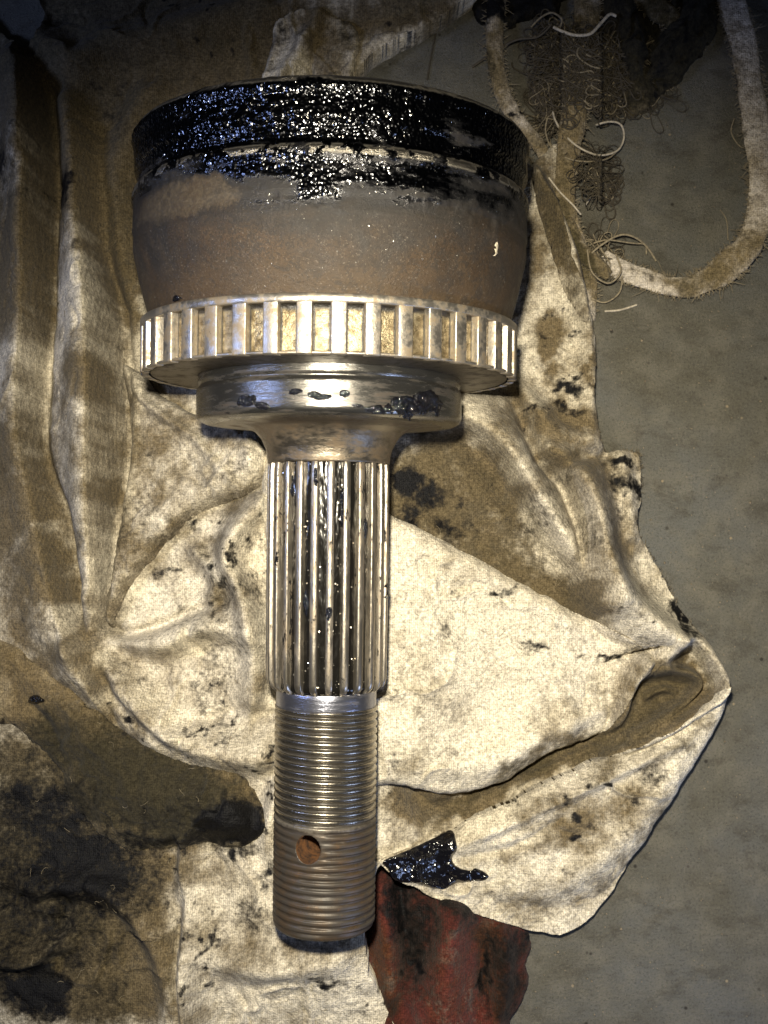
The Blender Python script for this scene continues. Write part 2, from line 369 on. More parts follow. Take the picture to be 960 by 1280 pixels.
def plain(name, col, rough=0.8, bumpd=1.0, size=5, metal=0.0, var=0.5):
    n = NT(name); v = n.coords(); f = n.noise(v, size, 4, 0.7)
    c = n.mix(n.rng(f, 0.35, 0.7), col, tuple(k*var for k in col))
    return n.out(color=c, rough=rough, metal=metal, normal=n.bump(f, bumpd, 0.8))
M['rust'] = plain('blotched_rust', (0.075, 0.030, 0.007), 1.0, 5.0, 11, 0.0, 0.12)  # near-black blotches put the pin hole's shade into the rust colour
M['fleck'] = plain('pale_paint', (0.75, 0.66, 0.5), 0.5)
M['yarn_dark'] = plain('oily_yarn', (0.060, 0.048, 0.030), 0.7, 0.6, 4)
M['yarn_mid'] = plain('soiled_yarn', (0.26, 0.215, 0.14), 0.8, 0.6, 4)
M['yarn_light'] = plain('pale_yarn', (0.52, 0.46, 0.36), 0.85, 0.6, 4)
M['dark'] = plain('blackened_cloth', (0.045, 0.042, 0.034), 0.85, 2.0, 14)
M['grit'] = plain('grit', (0.28, 0.23, 0.16), 0.8)

# ------------------------------------------------------------------ object helpers
def tag(o, label=None, cat=None, group=None, kind=None):
    if label: o['label'] = label
    if cat: o['category'] = cat
    if group: o['group'] = group
    if kind: o['kind'] = kind
    return o
def empty(name, loc=(0, 0, 0), rot=(0, 0, 0)):
    o = bpy.data.objects.new(name, None); C.objects.link(o); o.location = loc; o.rotation_euler = rot
    o.empty_display_size = 0.01
    return o
def mesh(name, verts, faces, mat, parent=None, smooth=True, stain_shade=None, scale=S):
    me = bpy.data.meshes.new(name)
    v = np.asarray(verts, float)*scale
    if isinstance(faces, np.ndarray):
        n = len(faces); k = faces.shape[1]
        me.vertices.add(len(v)); me.vertices.foreach_set('co', v.ravel())
        me.loops.add(n*k); me.loops.foreach_set('vertex_index', faces.ravel().astype(np.int32))
        me.polygons.add(n); me.polygons.foreach_set('loop_start', np.arange(0, n*k, k, dtype=np.int32))
        me.polygons.foreach_set('loop_total', np.full(n, k, dtype=np.int32))
        me.update(calc_edges=True)
    else:
        me.from_pydata(v.tolist(), [], faces); me.update()
    if smooth: me.polygons.foreach_set('use_smooth', [True]*len(me.polygons))
    if stain_shade is not None:
        a = me.color_attributes.new('stain_shade', 'FLOAT_COLOR', 'POINT')
        a.data.foreach_set('color', np.column_stack([stain_shade, np.ones(len(stain_shade))]).astype(np.float32).ravel())
    me.materials.append(mat)
    o = bpy.data.objects.new(name, me); C.objects.link(o); o.parent = parent
    return o
def lathe(prof, n=160, closed=True, fn=None):
    """prof: (s, r) list revolved about local Y; angle 0 faces +Z"""
    p = np.array(prof, float); a = np.arange(n)*2*np.pi/n
    Sg, A = np.meshgrid(p[:, 0], a, indexing='ij'); Rg = np.repeat(p[:, 1][:, None], n, 1)
    if fn: Rg = fn(Sg, A, Rg)
    v = np.stack([Rg*np.sin(A), Sg, Rg*np.cos(A)], -1).reshape(-1, 3)
    m = len(p); i = np.arange(m-1)[:, None]; j = np.arange(n)[None, :]
    a0 = i*n+j; a1 = i*n+(j+1) % n
    f = np.stack([a0, a1, a1+n, a0+n], -1).reshape(-1, 4)
    return v, f
def dens(prof, step):
    out = [prof[0]]
    for a, b in zip(prof, prof[1:]):
        L = math.dist(a, b); k = max(1, int(L/step))
        for i in range(1, k+1): out.append((a[0]+(b[0]-a[0])*i/k, a[1]+(b[1]-a[1])*i/k))
    return out
def tube_data(pts, rad, sides=6, flat=1.0, jitter=0, seed=0):
    """tube along pts (world units); rad scalar or per point; flat < 1 squashes it in z"""
    p = np.asarray(pts, float); n = len(p); r = np.broadcast_to(np.asarray(rad, float), (n,))
    t = np.gradient(p, axis=0); t /= np.linalg.norm(t, axis=1)[:, None]+1e-9
    up = np.array([0, 0, 1.0]); sd = np.cross(t, up); sd /= np.linalg.norm(sd, axis=1)[:, None]+1e-6
    nn = np.cross(sd, t)
    a = np.arange(sides)*2*np.pi/sides
    v = p[:, None, :]+r[:, None, None]*(np.cos(a)[None, :, None]*sd[:, None, :]+flat*np.sin(a)[None, :, None]*nn[:, None, :])
    v = v.reshape(-1, 3)
    i = np.arange(n-1)[:, None]; j = np.arange(sides)[None, :]
    a0 = i*sides+j; a1 = i*sides+(j+1) % sides
    return v, np.stack([a0, a1, a1+sides, a0+sides], -1).reshape(-1, 4)
def join(parts):
    vs_, fs, o = [], [], 0
    for v, f in parts: vs_.append(v); fs.append(f+o); o += len(v)
    return np.concatenate(vs_), np.concatenate(fs)

# ------------------------------------------------------------------ the floor
nx, ny = 3, 3
fl = mesh('concrete_floor', [(x, y, 0) for y in (-9000, 0, 9000) for x in (-9000, 0, 9000)],
          [(0, 1, 4, 3), (1, 2, 5, 4), (3, 4, 7, 6), (4, 5, 8, 7)], M['concrete'], None, False)
tag(fl, kind='structure')

# ------------------------------------------------------------------ cloth height fields
MAIN_OUT = spline([(-150, 62), (30, 60), (52, 10), (70, -90), (640, -90), (600, -15), (545, 25), (500, 50), (452, 82), (440, 130), (480, 190), (600, 190),
    (652, 190), (668, 205), (690, 235), (712, 290), (730, 340), (739, 400), (746, 440), (741, 490), (750, 540), (757, 564), (780, 563), (801, 568), (803, 620), (797, 660),
    (820, 700), (848, 755), (878, 800), (905, 856), (895, 890), (860, 940), (780, 1020), (720, 1110), (690, 1150), (600, 1130), (520, 1080), (478, 1086),
    (466, 1120), (455, 1170), (461, 1230), (470, 1420), (-150, 1420)], 4, True)
J_LEFT = [(575, 535), (600, 568), (620, 592), (660, 652), (700, 702), (728, 738), (745, 775), (805, 815)]
K_POLY = [(470, 545), (575, 535), (600, 568), (620, 592), (660, 652), (700, 702), (728, 738), (745, 775), (812, 822), (700, 800), (600, 740), (470, 660)]
RIDGES = [
    # left side: long folds running down (u, v, height, width to the right of the picture, width to the left)
    [(28, 90, 26, 16, 34), (42, 160, 40, 12, 36), (50, 240, 44, 10, 38), (48, 330, 40, 10, 36), (42, 420, 34, 8, 38), (34, 520, 30, 8, 38), (40, 600, 24, 10, 38), (60, 690, 26, 10, 44), (82, 780, 26, 10, 50), (120, 860, 20, 10, 40)],
    [(84, 130, 18, 24, 18), (100, 210, 30, 20, 22), (112, 300, 40, 14, 34), (124, 390, 48, 12, 44), (128, 470, 50, 11, 50), (126, 560, 48, 10, 46), (122, 650, 40, 9, 34), (124, 720, 30, 8, 24), (129, 778, 16, 7, 12)],
    [(86, 860, 0, 20, 30), (100, 830, 10, 20, 30), (104, 800, 18, 14, 16), (112, 750, 12, 14, 12)],
    [(182, 120, 10, 26, 20), (150, 200, 14, 24, 22), (152, 280, 16, 20, 16), (160, 360, 10, 16, 16)],
    # swoosh under the triangular fold
    [(116, 815, 12, 16, 20), (150, 855, 26, 20, 26), (195, 905, 30, 24, 30), (250, 935, 26, 30, 24), (320, 950, 22, 30, 18)],
    [(140, 800, 8, 20, 10), (200, 806, 24, 24, 16), (255, 786, 26, 24, 14), (300, 792, 20, 30, 18), (330, 800, 10, 30, 20)],
    [(325, 632, 22, 14, 18), (296, 668, 30, 16, 20), (286, 700, 34, 18, 16), (304, 742, 30, 16, 16), (318, 800, 22, 16, 16), (314, 880, 16, 12, 20)],
    [(244, 690, 12, 10, 12), (268, 722, 14, 12, 10), (262, 752, 10, 10, 10)],
    # lower left
    [(225, 1052, 12, 20, 7), (221, 1100, 14, 22, 6), (228, 1150, 12, 24, 6), (225, 1210, 16, 24, 6), (232, 1320, 18, 24, 8)],
    [(40, 1120, 14, 22, 18), (110, 1110, 10, 22, 16), (170, 1150, 18, 24, 14), (205, 1220, 14, 24, 14), (215, 1300, 10, 20, 20)],
    [(-60, 1180, 20, 30, 24), (30, 1200, 22, 20, 12), (80, 1180, 12, 14, 10)],
    [(250, 1200, 6, 20, 20), (330, 1220, 14, 26, 20), (420, 1210, 8, 24, 20)],
    [(345, 985, 10, 16, 10), (340, 1010, 14, 14, 12), (330, 1060, 6, 14, 12)],
    # above the cup
    [(30, 30, 10, 20, 20), (90, 80, 22, 26, 22), (140, 60, 16, 26, 24), (240, 40, 18, 30, 30), (320, 10, 20, 24, 26)],
    [(330, 30, 8, 14, 12), (390, 8, 22, 18, 14), (470, 10, 22, 20, 12), (560, -20, 18, 16, 12)],
    [(352, 110, 6, 10, 10), (380, 60, 10, 12, 10), (400, 25, 8, 10, 10)],
    [(450, 75, 9, 22, 30), (500, 42, 9, 22, 30), (545, 18, 9, 22, 30), (600, -30, 9, 22, 30)],
    # right of the cup: hem and long rounded folds
    [(668, 215, 10, 8, 10), (694, 262, 14, 8, 10), (716, 320, 14, 8, 12), (730, 380, 12, 8, 12), (738, 440, 10, 10, 14), (738, 520, 8, 10, 16), (746, 560, 8, 10, 16)],
    [(560, 520, 24, 40, 12), (596, 540, 34, 38, 10), (628, 572, 42, 36, 10), (658, 620, 44, 34, 10), (692, 672, 40, 30, 10), (722, 714, 30, 24, 9), (742, 755, 22, 22, 9)],
    [(672, 560, 14, 20, 12), (702, 586, 34, 30, 13), (728, 630, 44, 30, 15), (742, 690, 46, 28, 18), (760, 740, 48, 28, 26), (795, 775, 46, 26, 34), (830, 800, 38, 20, 24), (822, 822, 26, 14, 20)],
    [(640, 480, 8, 14, 10), (664, 510, 14, 16, 12), (690, 540, 12, 16, 12), (730, 552, 8, 12, 12)],
    [(776, 570, 8, 12, 12), (784, 620, 10, 12, 12), (788, 670, 10, 14, 10)],
    # the knotted corner
    [(596, 1010, 6, 8, 6), (660, 978, 9, 7, 6), (720, 948, 9, 7, 6), (770, 925, 7, 7, 6)],
    [(812, 870, 8, 5, 6), (832, 862, 11, 5, 6), (848, 866, 8, 5, 6)],
    [(842, 800, 14, 10, 8), (864, 800, 20, 14, 7), (886, 828, 24, 14, 7), (900, 856, 24, 8, 8), (886, 878, 22, 9, 8), (850, 902, 20, 9, 9), (806, 926, 16, 10, 9), (760, 944, 12, 10, 9)],
    [(806, 842, 10, 7, 8), (836, 836, 16, 7, 9), (862, 842, 18, 6, 8), (872, 856, 16, 6, 7), (858, 876, 15, 6, 7), (826, 898, 12, 7, 8), (790, 918, 10, 7, 8)],
    [(800, 830, 20, 8, 10), (786, 862, 18, 8, 10), (776, 896, 14, 8, 10), (758, 918, 10, 8, 10)],
]
CREASES = [
    [(56, 110, -12, 7, 7), (62, 200, -16, 7, 7), (61, 330, -16, 7, 6), (56, 430, -16, 7, 6), (47, 520, -16, 9, 6), (52, 582, -15, 8, 6), (80, 640, -13, 7, 6), (93, 720, -12, 6, 6), (104, 790, -10, 6, 6), (140, 852, -7, 7, 7)],
    [(122, 290, -6, 6, 6), (146, 380, -14, 6, 5), (151, 430, -14, 6, 5), (157, 500, -14, 6, 5), (153, 590, -14, 5, 5), (137, 660, -12, 5, 5), (130, 780, -10, 5, 5)],
    [(131, 783, -12, 6, 6), (156, 793, -14, 6, 5), (198, 783, -12, 6, 5), (248, 762, -10, 6, 5), (272, 753, -6, 6, 6)],
    [(642, 492, -6, 7, 7), (656, 535, -14, 7, 7), (670, 575, -18, 7, 7), (690, 592, -18, 7, 7), (706, 618, -16, 6, 7), (716, 656, -15, 6, 6), (722, 705, -13, 6, 6), (740, 745, -8, 6, 6)],
    [(692, 592, -12, 7, 7), (720, 577, -10, 7, 6), (757, 568, -6, 6, 6)],
    [(221, 1055, -5, 3, 4), (218, 1092, -7, 3, 4), (225, 1130, -7, 3, 4), (221, 1190, -8, 3, 4), (221, 1230, -7, 3, 4), (226, 1320, -7, 3, 4)],
    [(112, 832, -8, 5, 6), (150, 875, -9, 5, 6), (180, 905, -8, 5, 6), (210, 931, -6, 5, 6), (240, 948, -4, 5, 6)],
    [(206, 905, -5, 7, 6), (262, 902, -8, 7, 7), (300, 890, -6, 7, 7), (330, 896, -3, 7, 7)],
    [(240, 780, -2, 4, 4), (236, 800, -6, 4, 4), (248, 818, -3, 4, 4)],
    [(-60, 1120, -9, 10, 10), (20, 1128, -10, 10, 10), (70, 1130, -10, 8, 8), (74, 1160, -6, 8, 8), (60, 1200, -8, 8, 8)],
    [(470, 980, -3, 12, 10), (510, 990, -12, 12, 10), (540, 1020, -14, 12, 12), (580, 1010, -12, 12, 10), (640, 985, -12, 14, 9), (700, 952, -14, 14, 9), (760, 925, -12, 12, 8)],
]
def wrinkles(x, y, seed, a=1.0):
    wx = x+22*fbm(x, y, 90, seed+40, 2); wy = y+22*fbm(x, y, 90, seed+50, 2)
    n = fbm(wx, wy, 70, seed, 4, 0.55)
    rg = 1-np.abs(fbm(wx, wy, 110, seed+3, 3, 0.5))*2.2
    return a*(4.6*n+8.5*np.clip(rg, 0, 1)**4*sstep(-0.3, 0.4, fbm(x, y, 160, seed+9, 2))-6.5*np.clip(1-np.abs(fbm(wx+300, wy, 80, seed+13, 3))*5, 0, 1)**2*sstep(-0.1, 0.4, fbm(x, y, 130, seed+19, 2)) + 0.55*fbm(x, y, 9, seed+5, 2))
def edge_roll(sd, t, r):
    q = np.clip(sd/r, 0, 1); return t*np.sqrt(np.clip(1-(1-q)**2, 0, 1))
_clr = {}
def h_main(x, y, clamp=True):
    u, v = to_uv(x, y)
    h = 26 + 66*np.exp(-((x+70.5)/170)**2)*sstep(340, 40, y)*sstep(-760, -560, y)
    h = h + 26*np.exp(-((u-585)/150)**2-((v-560)/110)**2) + 18*np.exp(-((u-720)/120)**2-((v-760)/90)**2)
    for r in RIDGES: h = h + 2.4*ridge(u, v, r)
    for r in CREASES: h = h + 2.5*ridge(u, v, [(q[0], q[1], q[2], q[3]*1.45, q[4]*1.45) for q in r])
    sdk = poly_sd(u, v, K_POLY)
    h = h - 26*sstep(0, 26, sdk)
    h = h - 20*np.exp(-((u-832)/30)**2-((v-872)/20)**2)
    h = h + wrinkles(x, y, 11, 1.0)*(1-0.4*sstep(0, 30, sdk))
    h = np.maximum(h, 5)
    if clamp: h = np.minimum(h, np.maximum(clearance(x, y), 2))
    return h
# upper folds: outline (picture coordinates), thickness, roll width, own ridges, base function
D_OUT = [(148, 452), (170, 462), (200, 492), (250, 518), (292, 520), (324, 536), (335, 562), (334, 590), (320, 607), (300, 620), (263, 632), (236, 645), (206, 677), (178, 709), (154, 741), (137, 784), (131, 770), (138, 700), (150, 640), (158, 560), (156, 500)]
L_OUT = [(330, 560), (420, 600), (487, 640), (560, 679), (640, 722), (720, 765), (790, 806), (806, 817), (806, 832), (790, 858), (773, 890), (758, 914), (736, 926), (700, 938), (668, 956), (640, 974), (600, 990), (560, 996), (530, 992), (500, 985), (440, 985), (360, 950), (345, 800)]
M_OUT = [(474, 1081), (500, 1070), (535, 1056), (568, 1041), (600, 1020), (645, 1000), (700, 972), (748, 950), (800, 928), (850, 903), (886, 872), (900, 858), (908, 866), (902, 892), (872, 948), (835, 1005), (796, 1068), (762, 1122), (735, 1152), (712, 1168), (690, 1171), (640, 1161), (590, 1146), (545, 1130), (510, 1112), (488, 1098)]
G_OUT = [(-150, 760), (-60, 775), (0, 800), (60, 838), (109, 873), (150, 911), (196, 938), (240, 954), (278, 966), (302, 976), (318, 1000), (328, 1026), (326, 1046), (306, 1060), (280, 1062), (250, 1059), (214, 1064), (180, 1066), (150, 1062), (118, 1046), (90, 1010), (66, 960), (40, 930), (0, 905), (-60, 900), (-150, 900)]
T_OUT = [(322, 150), (328, 90), (336, 58), (346, 34), (372, 22), (410, 22), (440, 30), (450, 48), (446, 78), (440, 105), (436, 150)]
HEM = [(700, 176), (716, 230), (700, 262), (708, 310), (728, 356), (735, 396), (728, 404), (712, 372), (694, 322), (676, 262), (664, 218), (672, 196)]
def sd_of(x, y, out, seed, amp=1.6):
    u, v = to_uv(x, y)
    p = spline(out, 4, True)
    return poly_sd(u, v, p) + amp*fbm(x, y, 22, seed, 3), u, v
def field(out, base, t, r, ridges, seed, wr=0.6, amp=1.6, extra=None, over=None, gain=1.0):
    def f(x, y, clamp=True):
        sd, u, v = sd_of(x, y, out, seed, amp)
        own = edge_roll(sd, t, r)
        k = sstep(0, 26, sd)
        for q in ridges: own = own + gain*k*ridge(u, v, q)
        if extra: own = own + k*extra(u, v)
        h = base(x, y, False)*1.0 + own + k*wrinkles(x, y, seed, wr)
        if over: h = np.maximum(h, over(x, y, False)+5.0)
        if clamp: h = np.minimum(h, np.maximum(clearance(x, y), 4))
        return h
    return f
def smooth_base(f, lo):
    return f
def h_panel_base(x, y, clamp=False):
    """plain support under the white panel: bridges the hollow below it"""
    u, v = to_uv(x, y)
    h = 40 + 62*np.exp(-((x+70.5)/210)**2)*sstep(340, 40, y) - 22*sstep(600, 790, u)
    h = h - 22*sstep(900, 1010, v)
    return h
h_D = field(D_OUT, h_main, 36, 12, [[(150, 470, -4, 6, 6), (190, 510, 8, 7, 6), (240, 545, 10, 6, 6), (262, 570, 8, 6, 6), (290, 600, 5, 6, 6)], [(300, 540, 8, 12, 16), (318, 570, 12, 10, 18), (300, 606, 10, 10, 18), (240, 640, 10, 9, 20), (190, 690, 8, 8, 18), (150, 745, 6, 8, 14)]], 21, 1.3, gain=1.5)
h_L = field(L_OUT, h_panel_base, 22, 12, [[(700, 850, 4, 14, 10), (712, 890, 8, 12, 12), (708, 930, 6, 10, 10)], [(560, 960, 8, 22, 20), (620, 950, 10, 20, 24), (690, 915, 8, 16, 20), (745, 890, 8, 14, 16)], [(490, 700, 4, 30, 30), (540, 850, 8, 40, 40), (520, 960, 4, 30, 30)], [(600, 780, -4, 60, 60), (620, 860, -8, 50, 50), (560, 900, -6, 40, 40)], [(500, 660, 6, 10, 14), (640, 735, 8, 10, 16), (780, 812, 6, 8, 14)]], 31, 0.7, over=h_main, gain=1.6)
def h_m_base(x, y, clamp=False):
    u, v = to_uv(x, y)
    sd = poly_sd(u, v, M_OUT)
    return 6 + 34*sstep(1160, 1010, v) * 1.0 + 16*np.exp(-((u-640)/130)**2-((v-1060)/60)**2) + 10*sstep(700, 480, u)
h_M = field(M_OUT, h_m_base, 20, 16, [[(560, 1062, 4, 10, 10), (620, 1034, 8, 10, 8), (680, 1004, 10, 10, 8), (760, 966, 10, 10, 8), (840, 925, 8, 8, 8)], [(600, 1120, 6, 20, 20), (680, 1110, 10, 26, 24), (760, 1060, 8, 22, 20), (820, 990, 6, 20, 16)], [(570, 1075, -3, 7, 7), (640, 1058, -5, 6, 6), (700, 1020, -3, 6, 6)]], 41, 1.3, over=h_main, gain=1.7)
h_G = field(G_OUT, h_main, 16, 26, [[(40, 850, 8, 40, 20), (120, 920, 18, 40, 50), (210, 990, 26, 40, 50), (280, 1015, 24, 30, 36)], [(40, 880, -4, 6, 6), (62, 905, -8, 6, 6), (78, 950, -4, 6, 6)]], 51, 1.4, 2.5, gain=1.4)
h_T = field(T_OUT, h_main, 16, 8, [[(386, 22, -5, 5, 5), (392, 60, -7, 4, 4), (384, 110, -6, 4, 4)], [(352, 60, 5, 10, 10), (360, 120, 7, 10, 10)], [(420, 50, 6, 14, 12), (414, 110, 6, 14, 12)]], 61, 1.0)
h_H = field(HEM, h_main, 9, 7, [], 71, 0.7, 2.0)

# ------------------------------------------------------------------ stains and some painted shade: u, v, rx, ry, angle, dirt, grease, oil
ST = [
    (180, 40, 240, 80, 0, .5, .15, .95), (70, 120, 60, 60, 0, .4, .1, .8), (250, 60, 90, 70, 0, .2, .2, .5), (60, 20, 40, 60, 0, 0, .55, .8), (25, 100, 50, 30, 0, 0, .3, .8),
    (145, 190, 70, 120, 0, .75, .05, .42), (150, 320, 30, 90, 0, .6, 0, .5), (100, 150, 30, 50, 0, .2, .2, .5), (330, 60, 60, 50, 0, .4, .1, .5), (300, 85, 50, 14, 0, 0, .5, .6),  # last entry: shadow behind the cup rim put into the colour
    (8, 215, 16, 34, 0, 0, .75, .5), (84, 245, 20, 30, 10, .1, .85, .5), (88, 210, 14, 20, 0, .2, .2, .4), (118, 332, 5, 8, 0, 0, .7, 0), (20, 330, 40, 60, 0, .5, .05, .1), (70, 420, 8, 12, 0, .1, .3, 0),
    (40, 130, 50, 34, 0, .3, .1, .55), (165, 160, 12, 30, -20, .2, .35, .3), (148, 110, 10, 26, 20, .1, .45, .3), (100, 60, 60, 24, 0, 0, .25, .6),
    (115, 480, 26, 40, 0, .55, 0, 0), (140, 600, 12, 30, 0, .35, 0, .1), (105, 620, 10, 30, -30, .1, .25, 0), (12, 590, 10, 10, 0, 0, .4, 0), (20, 380, 30, 40, 0, .3, 0, .05),
    (40, 700, 70, 80, 0, .65, .22, .3), (30, 560, 40, 60, 0, .3, .1, .2), (60, 300, 30, 80, 0, .3, .1, .35), (10, 260, 40, 90, 0, .3, .2, .5), (100, 140, 90, 70, 0, .4, .25, .7), (70, 700, 18, 36, -20, .2, .15, .1), (20, 640, 30, 30, 0, .5, 0, 0), (80, 830, 50, 30, 0, .4, 0, 0), (30, 500, 14, 40, 0, .25, 0, 0),
    (195, 525, 60, 20, 30, .45, .25, .1), (185, 560, 30, 20, 0, .3, .1, 0), (300, 545, 30, 22, 0, .45, .05, .05), (240, 600, 50, 20, -20, .35, .05, 0), (300, 620, 60, 14, -25, .3, .1, .3), (220, 655, 40, 12, -50, .2, .1, .2),  # last two: shade beneath the triangular fold put into the colour
    (208, 712, 34, 7, 8, .2, .62, 0), (205, 724, 18, 8, 20, .1, .35, 0), (228, 665, 20, 12, 0, .3, .1, .2), (255, 690, 30, 20, 0, .3, 0, .1), (285, 750, 24, 26, 0, .4, 0, .1), (180, 690, 30, 30, 0, .3, 0, 0),
    (205, 820, 22, 18, 0, .3, .05, 0), (288, 815, 16, 8, 10, 0, .5, 0), (296, 845, 7, 20, 30, .1, .35, 0), (322, 840, 12, 30, 0, .2, .25, 0), (325, 955, 20, 10, 0, .1, .35, 0), (250, 850, 50, 26, 0, .2, 0, 0), (272, 870, 10, 14, 0, .2, .2, 0),
    (100, 1090, 110, 70, 20, .3, .85, .5), (30, 1100, 170, 210, 0, .4, .62, .80), (120, 1260, 70, 60, 0, .3, .45, .6), (60, 1030, 90, 60, 10, 0, .75, .7), (180, 1120, 40, 60, 0, .2, .42, .4), (90, 1200, 60, 40, 0, 0, .55, .5), (120, 1180, 60, 30, 20, .2, .5, .5), (20, 1010, 60, 50, 0, 0, .7, .6), (90, 1060, 80, 30, 20, 0, .85, .6), (160, 1210, 60, 60, 0, .5, .15, .3), (150, 1100, 90, 40, 0, .3, .45, .3), (110, 1210, 90, 60, 0, .35, .28, .2), (280, 1060, 60, 16, 0, .2, .6, .3), (300, 1000, 30, 60, 0, .3, .2, .1), (60, 960, 80, 60, 0, .2, .5, .6), (40, 1020, 70, 60, 0, .2, .6, .4), (10, 1070, 40, 50, 0, .1, .6, .3), (150, 1075, 60, 24, 0, 0, .7, .1), (190, 1062, 46, 14, 0, 0, .6, .1),
    (40, 1245, 56, 44, 10, 0, .95, .4), (20, 1180, 40, 60, 0, .2, .25, .2), (66, 1180, 10, 40, 20, 0, .5, 0), (150, 1130, 14, 9, 0, 0, .65, 0), (120, 1160, 60, 16, 0, .1, .35, 0), (196, 1175, 14, 9, 20, 0, .5, 0),
    (120, 1240, 60, 30, 0, .3, .2, .1), (180, 1250, 40, 24, 0, .2, .1, .05), (255, 1185, 6, 32, 14, 0, .72, 0), (268, 1210, 14, 12, 0, 0, .45, 0), (310, 1148, 16, 24, 0, 0, .55, 0), (280, 1072, 12, 12, 0, 0, .8, 0),
    (330, 1100, 10, 20, 0, 0, .7, 0), (320, 1080, 26, 10, 0, 0, .4, 0), (408, 1243, 26, 10, 28, 0, .75, 0), (300, 1180, 60, 40, 0, .15, .12, 0), (350, 1195, 14, 8, 0, 0, .4, 0), (380, 1215, 70, 30, 0, .1, .12, 0), (400, 1190, 60, 12, 0, .2, .4, 0),
    (340, 1030, 16, 30, 0, .35, .1, 0), (270, 1100, 20, 20, 0, .1, .3, 0),
    # top fold and upper strip of cloth
    (352, 50, 16, 16, 0, .2, .5, .3), (372, 45, 8, 26, 0, 0, .3, 0), (430, 40, 18, 26, 0, .2, .3, .4), (408, 55, 22, 20, 0, .75, 0, 0), (405, 85, 30, 16, 0, .7, .1, .1), (340, 90, 14, 20, 0, .3, .3, .3), (470, 20, 60, 20, -20, .45, .1, .35), (520, 20, 60, 20, -25, .5, .1, .6),
    # right of the cup
    (690, 410, 20, 26, 0, .65, .1, .05), (692, 445, 14, 26, 10, .6, .12, .05), (708, 488, 28, 7, -4, .1, .85, 0), (714, 512, 30, 6, 4, .1, .7, 0), (700, 530, 40, 18, 0, .6, 0, .05), (726, 330, 10, 40, -20, .6, .1, .3), (680, 310, 10, 30, 0, .4, 0, 0),
    (660, 340, 14, 60, 0, .25, 0, 0), (650, 490, 40, 20, 0, .3, 0, 0), (740, 450, 8, 60, 0, .4, .05, .2), (672, 560, 20, 20, 0, .3, 0, 0), (620, 520, 34, 26, 0, .3, .05, 0), (720, 580, 60, 10, 0, .4, .05, .15),
    (780, 578, 30, 7, -6, 0, .8, 0), (784, 604, 24, 12, 10, 0, .75, 0), (796, 615, 12, 16, 0, 0, .8, 0), (770, 640, 10, 34, 0, .1, .45, 0), (795, 650, 10, 16, 0, .1, .5, 0), (760, 600, 10, 20, 0, .2, .3, 0), (765, 660, 14, 30, 0, .3, .1, 0),
    (850, 762, 14, 26, -30, 0, .95, 0), (858, 782, 16, 12, 0, 0, .8, 0), (848, 822, 14, 14, 20, .2, .6, .2), (835, 865, 44, 34, 0, .75, .2, .45), (800, 900, 40, 30, 0, .7, .1, .45), (760, 935, 60, 14, -25, .6, .1, .6), (870, 850, 14, 30, 0, .4, .1, .1),
    (650, 975, 120, 12, -27, .5, .1, .75), (560, 1010, 70, 16, 0, .75, .05, .4), (500, 1010, 50, 30, 0, .55, 0, .1), (500, 1060, 40, 14, 0, .35, .1, 0), (480, 1040, 20, 8, 0, .2, .4, 0),
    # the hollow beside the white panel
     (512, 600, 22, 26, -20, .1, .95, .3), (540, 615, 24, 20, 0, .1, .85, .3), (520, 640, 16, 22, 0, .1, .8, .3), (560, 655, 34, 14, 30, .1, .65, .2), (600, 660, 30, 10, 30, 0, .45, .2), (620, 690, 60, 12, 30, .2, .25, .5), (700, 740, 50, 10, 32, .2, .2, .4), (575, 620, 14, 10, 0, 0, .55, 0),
]
ST = [(a, b, c, d, e, f_, g_*(0.75 if b < 350 and c > 20 else 1), h_*(0.62 if b < 350 else 1)) for a, b, c, d, e, f_, g_, h_ in ST]
ST_L = [(625, 742, 22, 6, -8, 0, .72, 0), (632, 720, 9, 7, -30, 0, .45, 0), (553, 792, 22, 14, 15, 0, .5, 0), (540, 800, 12, 14, 0, 0, .35, 0), (668, 812, 20, 7, 8, 0, .72, 0), (662, 820, 6, 8, 0, 0, .6, 0), (720, 820, 16, 5, 0, 0, .55, 0),
    (768, 815, 30, 5, -12, 0, .75, 0), (745, 822, 16, 5, 0, 0, .5, 0), (610, 805, 8, 6, 0, 0, .4, 0), (668, 835, 10, 5, 0, 0, .35, 0), (745, 835, 14, 6, 0, 0, .3, 0), (500, 808, 12, 6, 0, 0, .4, 0), (490, 690, 8, 8, 0, 0, .3, 0), (520, 880, 12, 10, 0, 0, .35, 0), (560, 940, 16, 8, 0, 0, .55, 0), (570, 955, 24, 8, 0, 0, .35, 0), (485, 870, 14, 12, 0, 0, .5, 0), (600, 920, 26, 16, 0, .1, .22, 0),
    (560, 900, 60, 50, 0, .22, .1, 0), (700, 900, 24, 30, 0, .3, .02, 0), (560, 970, 80, 16, 0, .4, .1, .1), (690, 935, 60, 14, -20, .5, .05, .25), (640, 965, 60, 12, -30, .5, .1, .5), (500, 960, 40, 30, 0, .55, .05, .05), (780, 860, 12, 30, 20, .5, .05, .2), (540, 700, 40, 20, 30, .22, .02, 0), (640, 880, 40, 20, 0, .12, 0, 0), (480, 720, 12, 60, 0, .25, .05, 0)]
